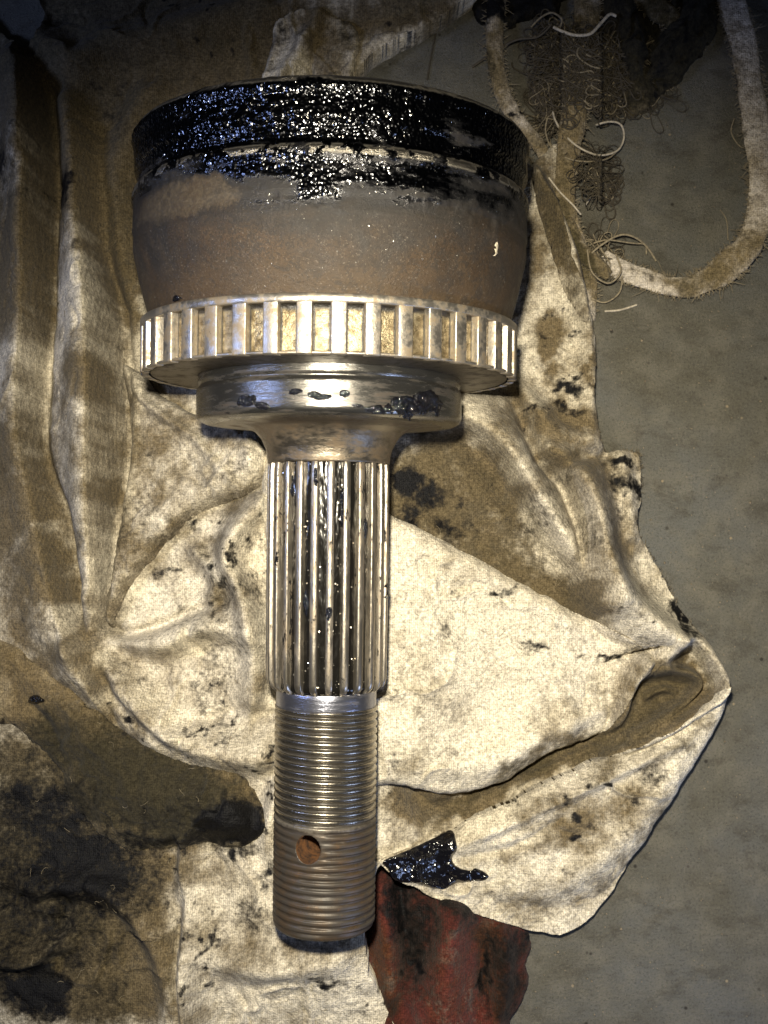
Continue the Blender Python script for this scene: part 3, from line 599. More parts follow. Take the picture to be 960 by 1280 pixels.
ST_M = [(540, 1078, 44, 20, 10, 0, .5, 0), (735, 975, 14, 12, 0, .2, .75, 0), (758, 976, 7, 7, 0, 0, .9, 0), (815, 965, 34, 22, -30, .2, .62, .2), (790, 990, 30, 14, -20, .1, .4, 0), (782, 1000, 10, 8, 0, 0, .6, 0), (715, 1015, 7, 6, 0, 0, .85, 0), (714, 1042, 9, 6, 0, 0, .85, 0), (700, 995, 6, 10, -30, 0, .7, 0),
    (745, 1022, 40, 6, -5, 0, .5, 0), (710, 1078, 20, 6, 14, 0, .5, 0), (780, 1035, 12, 6, 0, 0, .5, 0), (840, 930, 40, 12, -30, .5, .2, .5), (880, 890, 20, 20, 0, .5, .1, .1), (600, 1120, 60, 14, 10, .25, 0, 0), (650, 1060, 90, 10, -18, .3, .05, 0), (740, 1010, 60, 20, -20, .4, .05, 0), (770, 945, 60, 12, -25, .5, .05, .4), (690, 1000, 60, 12, -28, .4, .02, .15), (830, 1000, 14, 30, 30, .1, .3, 0), (700, 1130, 60, 16, -10, .2, .05, 0), (500, 1100, 14, 10, 0, .2, .4, 0)]
ST_G = [(30, 840, 60, 30, 30, .3, 0, -1), (60, 885, 50, 30, 30, .3, 0, .25), (190, 985, 170, 80, 25, .5, .22, .95), (70, 930, 50, 60, 0, .2, .3, .8), (110, 930, 60, 24, 35, .2, .3, .8), (180, 960, 70, 14, 30, .1, .34, .8), (240, 985, 60, 18, 20, 0, .36, .8), (120, 1020, 60, 20, 20, .2, .42, .8), (90, 1000, 50, 40, 30, 0, .5, .8), (200, 1050, 90, 16, 0, 0, .6, .8), (320, 1000, 14, 24, -20, 0, .5, .5), (250, 1010, 60, 40, 0, .1, .2, .5), (292, 1030, 52, 40, 0, 0, 1.1, .9), (250, 1050, 50, 14, 0, 0, .7, .5), (20, 960, 60, 60, 0, .1, .55, .4), (60, 1000, 40, 40, 0, .1, .5, .4), (130, 1040, 50, 30, 0, .1, .35, .5), (180, 900, 60, 14, 35, .3, .1, .4), (260, 965, 60, 10, 15, .1, .4, .5), (60, 890, 8, 20, -20, 0, .4, .2)]
ST_D = [q for q in ST if 148 < q[0] < 335 and 450 < q[1] < 740]
def dark_floor(u, v): return 0
BAND = [(545, 1040), (560, 1012), (620, 992), (680, 958), (735, 930), (765, 915), (780, 885), (800, 838), (830, 818), (862, 822), (884, 846), (880, 872), (850, 900), (800, 926), (748, 948), (700, 972), (640, 1002), (600, 1022)]
POLYS = {11: [(K_POLY, 16, .6, .08, .50), (BAND, 16, .5, .10, .55), ([(-200, -100), (360, -100), (340, 100), (200, 130), (160, 200), (130, 200), (60, 120), (-200, 130)], 60, .40, .04, .55), ([(120, 130), (175, 100), (175, 400), (160, 400), (130, 300)], 20, .45, 0, .42)]}
def stain_shade(x, y, lst, seed, base=(0.36, 0.0, 0.0)):
    u, v = to_uv(x, y)
    ub = u+9*fbm(x, y, 26, seed+1, 3); vb = v+9*fbm(x, y, 26, seed+2, 3)
    ub = ub+3*fbm(x, y, 7, seed+1, 2); vb = vb+3*fbm(x, y, 7, seed+2, 2)
    ch = [np.full(x.shape, base[0])+0.32*fbm(x, y, 120, seed+3, 4), np.full(x.shape, base[1])+0.0*u, np.full(x.shape, base[2])+0*u]
    for (cu, cv, rx, ry, an, d, g, o) in lst:
        c, s = math.cos(R_(an)), math.sin(R_(an))
        du = ub-cu; dv = vb-cv
        r2 = ((du*c+dv*s)/rx)**2+((-du*s+dv*c)/ry)**2
        k = np.exp(-np.clip(r2, 0, 30)**1.4*0.9)
        if d: ch[0] = ch[0]+d*k
        if g: ch[1] = np.maximum(ch[1], g*k)
        if o: ch[2] = np.maximum(ch[2], o*k)
    for pl, soft, d, g, o in POLYS.get(seed, []):
        k = sstep(-soft, soft, poly_sd(ub, vb, pl)+0.25*soft*fbm(x, y, 30, seed+8, 3))
        ch[0] = ch[0]+d*k; ch[1] = np.maximum(ch[1], g*k); ch[2] = np.maximum(ch[2], o*k)
    ch[0] = ch[0] + 0.30*fbm(x, y, 30, seed+12, 4, 0.62)
    wide = sstep(0.0, 0.55, fbm(x+0.4*y, y-0.3*x, 62, seed+14, 5, 0.6))
    amt = {11: 0.42, 21: 0.40, 41: 0.30, 31: 0.20, 51: 0.45}.get(seed, 0.0)
    ch[1] = np.maximum(ch[1], amt*wide*sstep(-0.35, 0.3, fbm(x, y, 190, seed+15, 2)))
    # small random smears, broken up
    sm = fbm(x, y, 16, seed+5, 4, 0.6); rg = sstep(0.1, 0.7, fbm(x, y, 150, seed+6, 3))
    ch[1] = np.maximum(ch[1], 0.50*sstep(0.30, 0.80, sm)*(0.40+rg))
    return np.clip(np.stack([ch[0], ch[1], ch[2]], -1), 0, 1)

# ------------------------------------------------------------------ building a sheet from its outline and height function
def sheet(name, out, hf, under, mat, parent, st, seed, step=2.4, amp=1.6, base=(0.36, 0, 0), thick=3.0, nearest=True):
    pts = spline(out, 4, True) if not isinstance(out, np.ndarray) else out
    W = np.array([P(max(min(a, 1300), -300), b, 40)[:2] for a, b in pts])
    x0, y0 = W.min(0)-20; x1, y1 = W.max(0)+20
    xs = np.arange(x0, x1, step); ys = np.arange(y0, y1, step)
    X, Y = np.meshgrid(xs, ys)
    def sdf(x, y):
        u, v = to_uv(x, y); return poly_sd(u, v, pts)+amp*fbm(x, y, 22, seed, 3)
    sd = sdf(X, Y)
    gy, gx = np.gradient(sd, step)
    gl = np.sqrt(gx*gx+gy*gy)+1e-6
    near = (sd < 0) & (sd > -2.2*step)
    Xs = np.where(near, X-sd*gx/gl**2, X); Ys = np.where(near, Y-sd*gy/gl**2, Y)
    ok = sd > -1.45*step
    ny_, nx_ = X.shape
    q = ok[:-1, :-1] & ok[1:, :-1] & ok[:-1, 1:] & ok[1:, 1:]
    jj, ii = np.nonzero(q)
    a0 = jj*nx_+ii
    faces = np.stack([a0, a0+1, a0+nx_+1, a0+nx_], -1)
    used = np.unique(faces); remap = -np.ones(nx_*ny_, int); remap[used] = np.arange(len(used))
    faces = remap[faces]
    x = Xs.ravel()[used]; y = Ys.ravel()[used]
    z = hf(x, y)
    # border skirt down to what lies below
    e = np.concatenate([faces[:, [0, 1]], faces[:, [1, 2]], faces[:, [2, 3]], faces[:, [3, 0]]])
    key = np.sort(e, 1); k1 = key[:, 0].astype(np.int64)*len(used)+key[:, 1]
    uq, idx, cnt = np.unique(k1, return_index=True, return_counts=True)
    be = e[idx[cnt == 1]]
    bv = np.unique(be); mp = -np.ones(len(used), int); mp[bv] = np.arange(len(bv))+len(used)
    zl = np.minimum(under(x[bv], y[bv])-6, z[bv]-0.5) if under else np.full(len(bv), 0.4)
    z = z.copy(); z[bv] = np.maximum(np.minimum(z[bv], z[bv]), zl+0.5)
    V = np.concatenate([np.stack([x, y, z], -1), np.stack([x[bv], y[bv], zl], -1)])
    sk = np.stack([be[:, 1], be[:, 0], mp[be[:, 0]], mp[be[:, 1]]], -1)
    F_ = np.concatenate([faces, sk])
    s = stain_shade(x, y, st, seed, base); s = np.concatenate([s, s[bv]])
    return mesh(name, V, F_, mat, parent, True, s)

cloth = empty('cloth_rag', (0.02, 0, 0))
tag(cloth, 'large cream knit rag, creased and blotched with black grease, spread under the steel joint', 'rag')
cloth.location = (0, 0, 0)
sheet('sheet', MAIN_OUT, h_main, None, M['cloth'], cloth, ST, 11, 2.6)
o = sheet('fold', D_OUT, h_D, lambda x, y: h_main(x, y), M['cloth'], cloth, ST_D, 21, 2.2)
o['label'] = 'triangular fold pointing at the splined shaft from the left'
o = sheet('fold', L_OUT, h_L, lambda x, y: h_main(x, y)-4, M['cloth'], cloth, ST_L, 31, 2.2, base=(0.06, 0, 0))
o['label'] = 'clean white panel with a straight folded edge right of the shaft'
o = sheet('fold', M_OUT, h_M, lambda x, y: np.minimum(h_main(x, y), 1.0)*0+0.6, M['cloth'], cloth, ST_M, 41, 2.2, base=(0.2, 0, 0))
o['label'] = 'lower right flap with scattered black spots'
o = sheet('fold', T_OUT, h_T, lambda x, y: h_main(x, y), M['cloth'], cloth, [(352, 48, 16, 18, 0, 0, .55, .3), (374, 42, 8, 26, 0, 0, .45, 0), (438, 44, 12, 34, 0, 0, .4, .5), (400, 30, 50, 9, 0, .2, .2, .3), (340, 80, 10, 14, 0, 0, .5, .3), (408, 60, 26, 40, 0, .35, 0, 0), (370, 75, 14, 10, 0, 0, .3, .2)], 61, 2.2)
o['label'] = 'small yellowed fold with a seam above the housing rim'
o = sheet('hem', HEM, h_H, lambda x, y: h_main(x, y)*0+0.6, M['cloth'], cloth, ST+[(700, 290, 30, 100, -20, .7, .1, .55)], 71, 2.2)
oily = sheet('oily_rag', G_OUT, h_G, lambda x, y: h_main(x, y), M['oily'], None, ST_G, 51, 2.2, 3.5, base=(0.45, 0.1, 0.1))
tag(oily, 'dark olive oil-soaked rag with a wet black rounded end, left of the threaded shaft', 'rag')

# red rag
RED_OUT = [(452, 1120), (500, 1095), (560, 1110), (640, 1150), (662, 1163), (668, 1190), (661, 1215), (664, 1240), (655, 1270), (640, 1300), (640, 1400), (450, 1400), (462, 1290), (456, 1220), (458, 1165)]
def h_red_base(x, y, clamp=False): return 8+0*x
RED_R = [[(572, 1110, 30, 26, 30), (566, 1170, 46, 24, 26), (556, 1230, 52, 34, 30), (552, 1330, 48, 46, 36)], [(470, 1130, 10, 20, 12), (480, 1180, 20, 20, 16), (490, 1240, 18, 14, 20), (480, 1300, 16, 20, 20)],
         [(500, 1120, -8, 8, 8), (508, 1190, -16, 9, 7), (512, 1232, -14, 8, 7), (530, 1210, -12, 7, 7), (540, 1190, -6, 7, 7)], [(610, 1190, -8, 8, 8), (606, 1230, -14, 8, 8), (614, 1262, -10, 8, 8)],
         [(628, 1170, 14, 14, 14), (636, 1210, 20, 12, 18), (630, 1262, 22, 14, 20), (620, 1330, 18, 18, 18)]]
h_R = field(RED_OUT, h_red_base, 18, 14, RED_R, 81, 2.4, 2.5, gain=1.35)
ST_R = [(560, 1120, 120, 34, 10, 0, .62, .8), (515, 1190, 26, 80, -6, 0, .55, .8), (640, 1230, 30, 90, 0, .3, .42, .75), (610, 1230, 9, 60, 4, 0, .7, .7), (540, 1180, 20, 60, 6, 0, .3, .6), (500, 1160, 20, 60, -15, .2, .75, .5), (530, 1170, 22, 60, 0, .1, .6, .5), (640, 1180, 40, 24, 0, .3, .55, .6), (600, 1170, 24, 40, 0, .1, .45, .4), (610, 1240, 12, 40, 0, .1, .5, .5), (560, 1150, 24, 30, 0, .1, .45, .4), (478, 1240, 20, 40, 0, .95, 0, .1), (480, 1275, 30, 30, 0, .6, .2, .6), (630, 1250, 16, 30, 0, .5, .3, .3), (520, 1225, 16, 10, 0, 0, .8, .4), (470, 1180, 16, 40, 0, .7, .1, .1), (610, 1205, 12, 30, 0, .6, .1, .1)]
red = sheet('red_rag', RED_OUT, h_R, None, M['redcloth'], None, ST_R, 81, 2.2, 2.5, base=(0.1, 0.12, 0.05))
tag(red, 'crumpled dirty red rag poking out below the lower right flap of the cream rag', 'rag')

# ------------------------------------------------------------------ the steel joint
J = empty('axle_joint', Vector(AX0*S), (TILT, 0, YAW))
tag(J, 'greasy steel axle joint with toothed ring and splined, threaded shaft, lying on the cream rag', 'axle joint')
def n3(A, s, scale, seed, o=4): return fbm(A*230/1.0, s, scale, seed, o)

# housing: outer skin, rounded rim and open bore facing away
prof = [(232, 60), (224, 150), (224, 215)] + [(226, 220)] + CUP[::-1][1:]
prof = dens(prof, 1.7) + dens([(452, 222), (446, 212), (420, 210), (300, 204), (262, 170), (255, 80)], 8)[1:]
def cupfn(s, A, R):
    aa = np.where(A > np.pi, A-2*np.pi, A); X = aa*242
    out = (R > 216)
    lo = 304+np.abs(R*np.sin(aa)-20)*0.17+34*fbm(X*0.5, s*1.5, 40, 3, 4)
    g = sstep(lo-4, lo+12, s)*out
    thick = np.clip(0.42+0.75*fbm(X*0.45, s*1.6, 34, 12, 3), 0.06, 1)*(0.55+0.45*sstep(230, 60, np.abs(X-10)))
    bumps = 1.3*fbm(X, s, 9, 8, 2, 0.35)
    rope = 1.6*np.clip(fbm(X*0.35, s, 15, 14, 3), 0, 1)
    return R + 0.3*fbm(X, s, 30, 5, 3)*out + g*thick*(bumps+rope)
v, f = lathe(prof, 760, fn=cupfn)
cup = mesh('housing', v, f, M['cup'], J)
cup['label'] = 'rusty brown housing coated in black grease near its open rim'

# toothed ring: sleeve with a top band, teeth on it
rp = [(228.5, 160), (228.5, 229), (227, 231), (221, 231), (219.5, 230), (219.5, 224), (219.5, 222.6), (170, 222.6), (167.5, 221), (166, 218), (166, 160)]
v, f = lathe(dens(rp, 6), 252)
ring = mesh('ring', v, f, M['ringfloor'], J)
v, f = lathe(dens([(165.7, 219.5), (165.2, 218), (165.0, 160)], 6), 252)
mesh('face', v, f, M['underside'], ring)
def box_on_ring(R0, R1, s0, s1, hw, bev, segs=3):
    """a bar with rounded long edges, following +Z at radius R0..R1"""
    xs = [(-hw, R0), (-hw, R1-bev), (-hw+bev*0.3, R1-bev*0.3), (-hw+bev, R1)]
    xs += [(-x, r) for x, r in xs[::-1]]
    ss = [(s0, -bev), (s0+bev*0.4, -bev*0.2), (s0+bev, 0), ((s0+s1)/2, 0), (s1, 0)]
    V = []; Fq = []
    for s_, dr in ss:
        for x, r in xs: V.append((x, s_, r+(dr if r > R0+0.1 else 0)-(x*x)/(2*R1)))
    n = len(xs)
    for i in range(len(ss)-1):
        for j in range(n-1): Fq.append((i*n+j, i*n+j+1, (i+1)*n+j+1, (i+1)*n+j))
    Fq.append(tuple(range(n))[::-1])
    return V, Fq
V, Fq = box_on_ring(221.5, 232.0, 164.9, 223, 8.6, 1.6)
t0 = mesh('tooth', V, Fq, M['tooth'], ring)
NT_ = 40
for k in range(NT_):
    o = t0 if k == 0 else t0.copy()
    if k: C.objects.link(o); o.parent = ring
    o.rotation_euler = (0, (k+0.5)*2*math.pi/NT_ + R_(0.6), 0)
v, f = lathe(dens([(229.2, 226), (229.2, 231), (227.8, 232.6), (220.5, 232.6), (219.3, 231.6), (219.3, 222)], 3), 252)
band = mesh('band', v, f, M['tooth'], ring)

v, f = lathe(dens([(168.6, 221), (168.6, 229.5), (167.8, 230.6), (166.2, 230.6), (165.4, 229.8), (165.4, 222)], 3), 252)
mesh('band', v, f, M['tooth'], ring)
# collar
cp = [(171, 120), (171, 158), (169, 162.5), (156, 163), (154, 161), (151.5, 160.5), (149, 163.5), (147, 164.5), (116, 164.5), (111, 162), (108, 156), (106.5, 140), (105, 112), (103, 101), (98, 92), (90, 85), (78, 79), (70, 77), (60, 76)]
def colfn(s, A, R): 
    aa = np.where(A > np.pi, A-2*np.pi, A)
    return R+0.25*n3(aa, s, 22, 15)
v, f = lathe(dens(cp[:12], 2.5), 220, fn=colfn); collar = mesh('collar', v, f, M['collar'], J)
v, f = lathe(dens(cp[11:], 2.5)+[(60, 70)], 160, fn=colfn); mesh('neck', v, f, M['neck'], J)

# splined shaft: core and ridges
core = dens([(68, 60), (66, 69.0), (-214, 67.5), (-219, 63), (-222, 60)], 4)
v, f = lathe(core, 156, fn=lambda s, A, R: R+0.5*n3(A, s*0.3, 9, 33, 3))
core_o = mesh('splined_shaft', v, f, M['groove'], J)
def spline_tooth():
    xs = [(-4.9, 64), (-4.6, 71), (-4.4, 75.0), (-3.8, 76.0), (0, 76.4), (3.8, 76.0), (4.4, 75.0), (4.6, 71), (4.9, 64)]
    ss = [(72, -6.5, .55), (68, -3.5, .75), (62, -1.0, .93), (50, -.3, 1), (0, 0, 1), (-60, 0, 1), (-120, -.2, 1), (-170, -.4, 1), (-206, -.7, 1), (-213, -2.0, .9), (-218, -6.0, .75), (-220, -9, .7)]
    V = []; Fq = []; n = len(xs)
    for s_, dr, k in ss:
        for x, r in xs: V.append((x*k, s_, r+dr*(r-64)/10))
    for i in range(len(ss)-1):
        for j in range(n-1): Fq.append((i*n+j+1, i*n+j, (i+1)*n+j, (i+1)*n+j+1))
    Fq.append(tuple(range((len(ss)-1)*n, len(ss)*n)))
    return V, Fq
V, Fq = spline_tooth()
s0 = mesh('spline', V, Fq, M['spline'], core_o)
NS = 24
for k in range(NS):
    o = s0 if k == 0 else s0.copy()
    if k: C.objects.link(o); o.parent = core_o
    o.rotation_euler = (0, k*2*math.pi/NS + R_(5), 0)

# plain journal, then the thread with its pin hole
v, f = lathe(dens([(-216, 50), (-219, 61.5), (-224, 62.5), (-240, 62.5), (-243, 61.0), (-246, 59)], 2), 140); mesh('journal', v, f, M['journal'], J)
PITCH = 9.3
def thr(s, A, R):
    ph = (s/PITCH + A/(2*np.pi)) % 1.0
    tri = np.abs(ph-0.5)*2
    prof_ = sstep(0.22, 0.66, tri)
    aa = np.where(A > np.pi, A-2*np.pi, A)
    worn = 1-0.68*sstep(-372, -392, s+14*fbm(aa*60, s, 30, 61, 3))*(0.45+0.55*sstep(-0.3, 0.5, fbm(aa*60, s, 26, 62, 3)))
    hd = np.sqrt(((aa+R_(15.5))*64)**2+((s+404)/1.1)**2)
    worn = worn*sstep(14, 34, hd+3*fbm(aa*60, s, 12, 65, 3))
    on = sstep(-242, -246, s)*sstep(-514, -506, s)
    return R-(3.9*worn*(1-prof_)*on) + 0.12*fbm(aa*60, s, 8, 63, 3)
tp = [(-241, 30), (-241, 60)]+[(-241-0.85*i, 64) for i in range(0, 314)]+[(-509, 63), (-512, 61.5), (-514.5, 58.5), (-516, 54), (-516.5, 30), (-516.5, 0.5)]
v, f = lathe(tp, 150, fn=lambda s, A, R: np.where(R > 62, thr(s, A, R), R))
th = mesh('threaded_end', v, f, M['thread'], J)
bm = bmesh.new(); bm.from_mesh(th.data); bmesh.ops.holes_fill(bm, edges=bm.edges, sides=0); bmesh.ops.recalc_face_normals(bm, faces=bm.faces); bm.to_mesh(th.data); bm.free()
cut = bpy.data.meshes.new('cut'); bm = bmesh.new()
bmesh.ops.create_cone(bm, cap_ends=True, segments=72, radius1=15.2*S, radius2=15.8*S, depth=110*S)
ha = R_(-15.5)
bm.transform(Matrix.Rotation(ha, 4, 'Y') @ Matrix.Translation((0, 0, 45*S)) )
for v_ in bm.verts: v_.co.y = v_.co.y*1.12-404*S
bm.to_mesh(cut); bm.free(); cut.materials.append(M['rust'])
co = bpy.data.objects.new('cut', cut); C.objects.link(co); co.parent = J
md = th.modifiers.new('hole', 'BOOLEAN'); md.object = co; md.operation = 'DIFFERENCE'; md.solver = 'EXACT'
try: md.material_mode = 'TRANSFER'
except Exception: pass
bpy.context.view_layer.update()
dg = bpy.context.evaluated_depsgraph_get()
nm = bpy.data.meshes.new_from_object(th.evaluated_get(dg)); th.modifiers.clear(); th.data = nm
bpy.data.objects.remove(co)
if M['rust'].name not in [m.name for m in nm.materials if m]: nm.materials.append(M['rust'])
ri = [m.name if m else '' for m in nm.materials].index(M['rust'].name)
hx = Vector((math.sin(ha), 0, math.cos(ha)))
for p_ in nm.polygons:
    c_ = p_.center-Vector((0, -404*S, 0)); c_ = Vector((c_.x, c_.y/1.12, c_.z)); al = c_.dot(hx)
    if (c_-hx*al).length < 15.9*S and -20*S < al < 62*S: p_.material_index = ri; p_.use_smooth = False
try: nm.shade_smooth()
except Exception: pass
# rusty wall lining and worn lip of the hole
def place_radial(v, ang, s):
    c, sn = math.cos(ang), math.sin(ang)
    v = np.asarray(v, float); x, y, z = v[:, 0], v[:, 1], v[:, 2]
    return np.stack([x*c+z*sn, y+s, -x*sn+z*c], -1)

# lumps of grease stuck to the steel
def steel_blob(name, parent, ang, s, ra, rs, R, hgt, seed, mat, freq=9, rag=0.35):
    """lump hugging a cylinder of radius R; ra, rs in units along arc and axis"""
    step = 1.3 if ra < 30 else 1.8
    xs = np.arange(-ra*1.5, ra*1.5+step, step); ys = np.arange(-rs*1.5, rs*1.5+step, step)
    X, Y = np.meshgrid(xs, ys)
    r = np.sqrt((X/ra)**2+(Y/rs)**2)+rag*fbm(X, Y, max(8, min(ra, rs)*0.9), seed, 4)
    k = 1-r
    H = hgt*np.sqrt(np.clip(k*3, 0, 1))*(0.7+0.5*fbm(X, Y, freq, seed+3, 3)) + np.minimum(k, 0)*20
    ok = k > -0.12
    q = ok[:-1, :-1] & ok[1:, :-1] & ok[:-1, 1:] & ok[1:, 1:]
    jj, ii = np.nonzero(q); n = X.shape[1]; a0 = jj*n+ii
    fc = np.stack([a0, a0+1, a0+n+1, a0+n], -1)
    used = np.unique(fc); mp = -np.ones(X.size, int); mp[used] = np.arange(len(used)); fc = mp[fc]
    a = X.ravel()[used]/R+ang; sy = Y.ravel()[used]+s; rr = R+np.maximum(H.ravel()[used], -2.0)
    V = np.stack([rr*np.sin(a), sy, rr*np.cos(a)], -1)
    return mesh(name, V, fc, mat, parent)
for (an, s, ra, rs, h, sd_) in ((36, 121, 26, 13, 4, 5), (46, 128, 24, 16, 3, 9), (24, 116, 20, 6, 2.5, 7), (8, 131, 7, 4, 3, 3), (-32, 124, 12, 7, 3, 4), (-24, 118, 10, 5, 3, 12), (-2, 128, 16, 5, 1.8, 17), (14, 118, 9, 3, 2, 18), (-12, 133, 12, 4, 1.6, 19)):
    steel_blob('grease_lump', collar, R_(an), s, ra, rs, 164, h, sd_, M['grease'])
for (an, s, ra, rs, h, sd_) in ((-47, 236, 9, 3.5, 2, 5), (-52, 230, 4, 1.6, 1.5, 9)):
    steel_blob('grease_lump', cup, R_(an), s, ra, rs, 224, h, sd_, M['grease'])
for (x, s, ra, rs, h, sd_) in ((-60, -58, 2.5, 8, 3, 2), (-22, -108, 4, 14, 2.5, 6), (6, -120, 4, 9, 2.5, 8), (74, -96, 3, 8, 4, 3), (-12, 40, 3, 12, 2, 12), (48, -20, 3, 14, 2, 13), (-40, 30, 2.5, 16, 2, 15), (20, 10, 2.5, 30, 2, 25)):
    steel_blob('grease_lump', core_o, math.asin(max(-1, min(1, x/77))), s, ra, rs, 76, h, sd_, M['grease'])
fleck = steel_blob('paint_fleck', cup, math.asin(0.80), 299, 3.4, 6.5, 239.5, 1.5, 3, M['fleck'], rag=0.5)

# ------------------------------------------------------------------ grease on the rags
TAR = [(478, 1081), (500, 1072), (530, 1060), (564, 1044), (570, 1050), (571, 1062), (566, 1076), (572, 1087), (588, 1092), (596, 1088), (613, 1096), (604, 1104), (588, 1106), (574, 1108), (560, 1114), (542, 1115), (520, 1110), (500, 1108), (492, 1104), (486, 1094)]
def h_tar(x, y, clamp=True):
    sd, u, v = sd_of(x, y, TAR, 91, 1.4)
    return h_M(x, y)+1.0+edge_roll(sd, 3.0, 5)+sstep(0, 6, sd)*(3.2*np.abs(fbm(x, y, 20, 92, 3))+1.2*fbm(x, y, 7, 93, 3))
tar = sheet('grease_smear', TAR, h_tar, lambda x, y: h_M(x, y), M['tar'], None, [], 91, 1.1, 1.4)
tag(tar, 'thick glossy black grease smear on the flap tip beside the threaded end', 'grease')
def lump(name, u, v, rx, ry, hgt, base, seed, label):
    def out():
        return [(u+rx*math.cos(a)*(1+.25*math.sin(3*a+seed)), v+ry*math.sin(a)*(1+.25*math.cos(2*a+seed))) for a in np.arange(12)*math.pi/6]
    O = out()
    def hh(x, y, clamp=True):
        sd, a, b = sd_of(x, y, O, seed, 3.0)
        return base(x, y)+edge_roll(sd, hgt, min(rx, ry)*0.8)*(1+0.3*fbm(x, y, 7, seed+2, 3))
    o = sheet(name, O, hh, base, M['grease'], None, [], seed, 1.0, 3.0)
    tag(o, label, 'grease'); return o
lump('grease_lump', 48, 873, 12, 7, 9, h_G, 95, 'small wet black grease lump on the oily rag near the left edge')

# ------------------------------------------------------------------ soiled strips torn from the rag
def strip(name, pts, label, seed, mat, st, flat=0.35, sides=20, lift=0, fuzz=260, group=None, lip=0.0, dark=False):
    """pts: u, v, half width, height of the middle above the floor"""
    p = spline(pts, 10)
    W = np.array([P(a, b, c_)[:3] for a, b, _, c_ in p])
    # even resampling
    L = np.concatenate([[0], np.cumsum(np.linalg.norm(np.diff(W, axis=0), axis=1))])
    n = max(20, int(L[-1]/3.0)); t = np.linspace(0, L[-1], n)
    W = np.stack([np.interp(t, L, W[:, k]) for k in range(3)], -1); hw = np.interp(t, L, p[:, 2])
    T = np.gradient(W, axis=0); T /= np.linalg.norm(T, axis=1)[:, None]
    side = np.cross(T, [0, 0, 1.0]); side /= np.linalg.norm(side, axis=1)[:, None]
    a = np.arange(sides)*2*np.pi/sides
    ca = np.sign(np.cos(a))*np.abs(np.cos(a))**0.8
    A, Tn = np.meshgrid(a, t)
    wob = 1+0.10*fbm(Tn, A*14, 26, seed, 3)
    rib = 0.7*fbm(Tn, A*9, 5, seed+4, 2)
    off = ca[None, :]*hw[:, None]*wob
    up = np.sin(a)[None, :]*hw[:, None]*flat*wob+rib*0.8+1.6*fbm(Tn, A*5+80, 18, seed+9, 3)
    tw = 0.25*fbm(t, t*0, 90, seed+6, 2)
    X = W[:, None, :]+side[:, None, :]*(off*np.cos(tw)[:, None])[:, :, None]
    X[:, :, 2] += up+off*np.sin(tw)[:, None]
    X[:, :, 2] = np.maximum(X[:, :, 2], 0.8)
    V = X.reshape(-1, 3); nn = len(W)
    i = np.arange(nn-1)[:, None]; j = np.arange(sides)[None, :]
    a0 = i*sides+j; a1 = i*sides+(j+1) % sides
    fc = np.stack([a0, a1, a1+sides, a0+sides], -1).reshape(-1, 4)
    c0 = np.arange(sides); 
    s = stain_shade(V[:, 0], V[:, 1], st, seed, (0.25, 0.05, 0.05) if fuzz > 500 else (0.60, 0.20, 0.25))
    root = empty(name, Vector(W[len(W)//2]*S)*0)
    tag(root, label, 'cloth strip', group)
    body = mesh('strip', V, fc, mat, root, True, s)
    # loose fibres along both edges
    rs = np.random.RandomState(seed); parts = []
    for k in range(fuzz):
        q = rs.randint(2, nn-2); sg = rs.choice([-1, 1])
        st_ = W[q]+side[q]*sg*hw[q]*0.92; st_[2] += rs.uniform(-2, 4)
        ln = rs.uniform(3, 9)*(2.2 if rs.rand() < 0.06 else 1)
        d = side[q]*sg+T[q]*rs.uniform(-0.9, 0.9)+np.array([0, 0, rs.uniform(-0.3, 0.5)])
        e1 = st_+d*ln*0.5; e2 = st_+d*ln+T[q]*rs.uniform(-3, 3)-np.array([0, 0, 1.5]); e2[2] = max(e2[2], 0.8)
        parts.append(tube_data([st_, e1, e2], [0.7, 0.55, 0.25], 3))
    fv, ff = join(parts)
    fz = mesh('loose_fibres', fv, ff, M['yarn_mid'], root); fz['kind'] = 'stuff'
    return root
ST_S = [(620, 45, 14, 26, 0, .1, 0, .0), (618, 5, 30, 16, 0, 0, .9, .6), (606, 90, 8, 60, 0, .6, .5, .6), (640, 140, 10, 30, -30, .4, .3, .3), (700, 250, 14, 40, -20, .6, .2, .7), (725, 310, 16, 50, -30, .6, .2, .8),
        (715, 150, 40, 60, 0, .3, .0, .05), (730, 30, 30, 40, 0, .6, .45, .3), (700, 180, 8, 60, 0, .2, .2, .4), (722, 225, 8, 60, 0, .4, .1, .3), (710, 290, 16, 14, 0, .5, .1, .5), (705, 100, 24, 20, 0, .3, .3, .3),
        (770, 352, 16, 12, 0, .5, .3, .7), (870, 345, 40, 24, 0, .6, .2, .4), (905, 330, 30, 30, 0, .6, .1, .3), (945, 290, 20, 30, 0, .4, .1, .2), (840, 372, 50, 6, 8, .2, .6, .3), (800, 330, 50, 5, 14, .3, .5, .4), (925, 120, 5, 200, 0, .2, .5, .1), (915, 40, 30, 40, 0, .1, .25, .1), (944, 170, 8, 14, 0, .1, .4, 0)]
g_strips = None
strip('cloth_strip', [(736, -40, 20, 20), (733, 20, 20, 22), (727, 70, 20, 30), (722, 120, 19, 36), (714, 170, 19, 36), (709, 215, 18, 34), (706, 250, 16, 28), (712, 280, 14, 20), (728, 320, 13, 14), (738, 360, 11, 10), (737, 400, 8, 8)],
      'straight brown cloth strip running down through the tangled threads', 201, M['strip'], ST_S, 0.42)
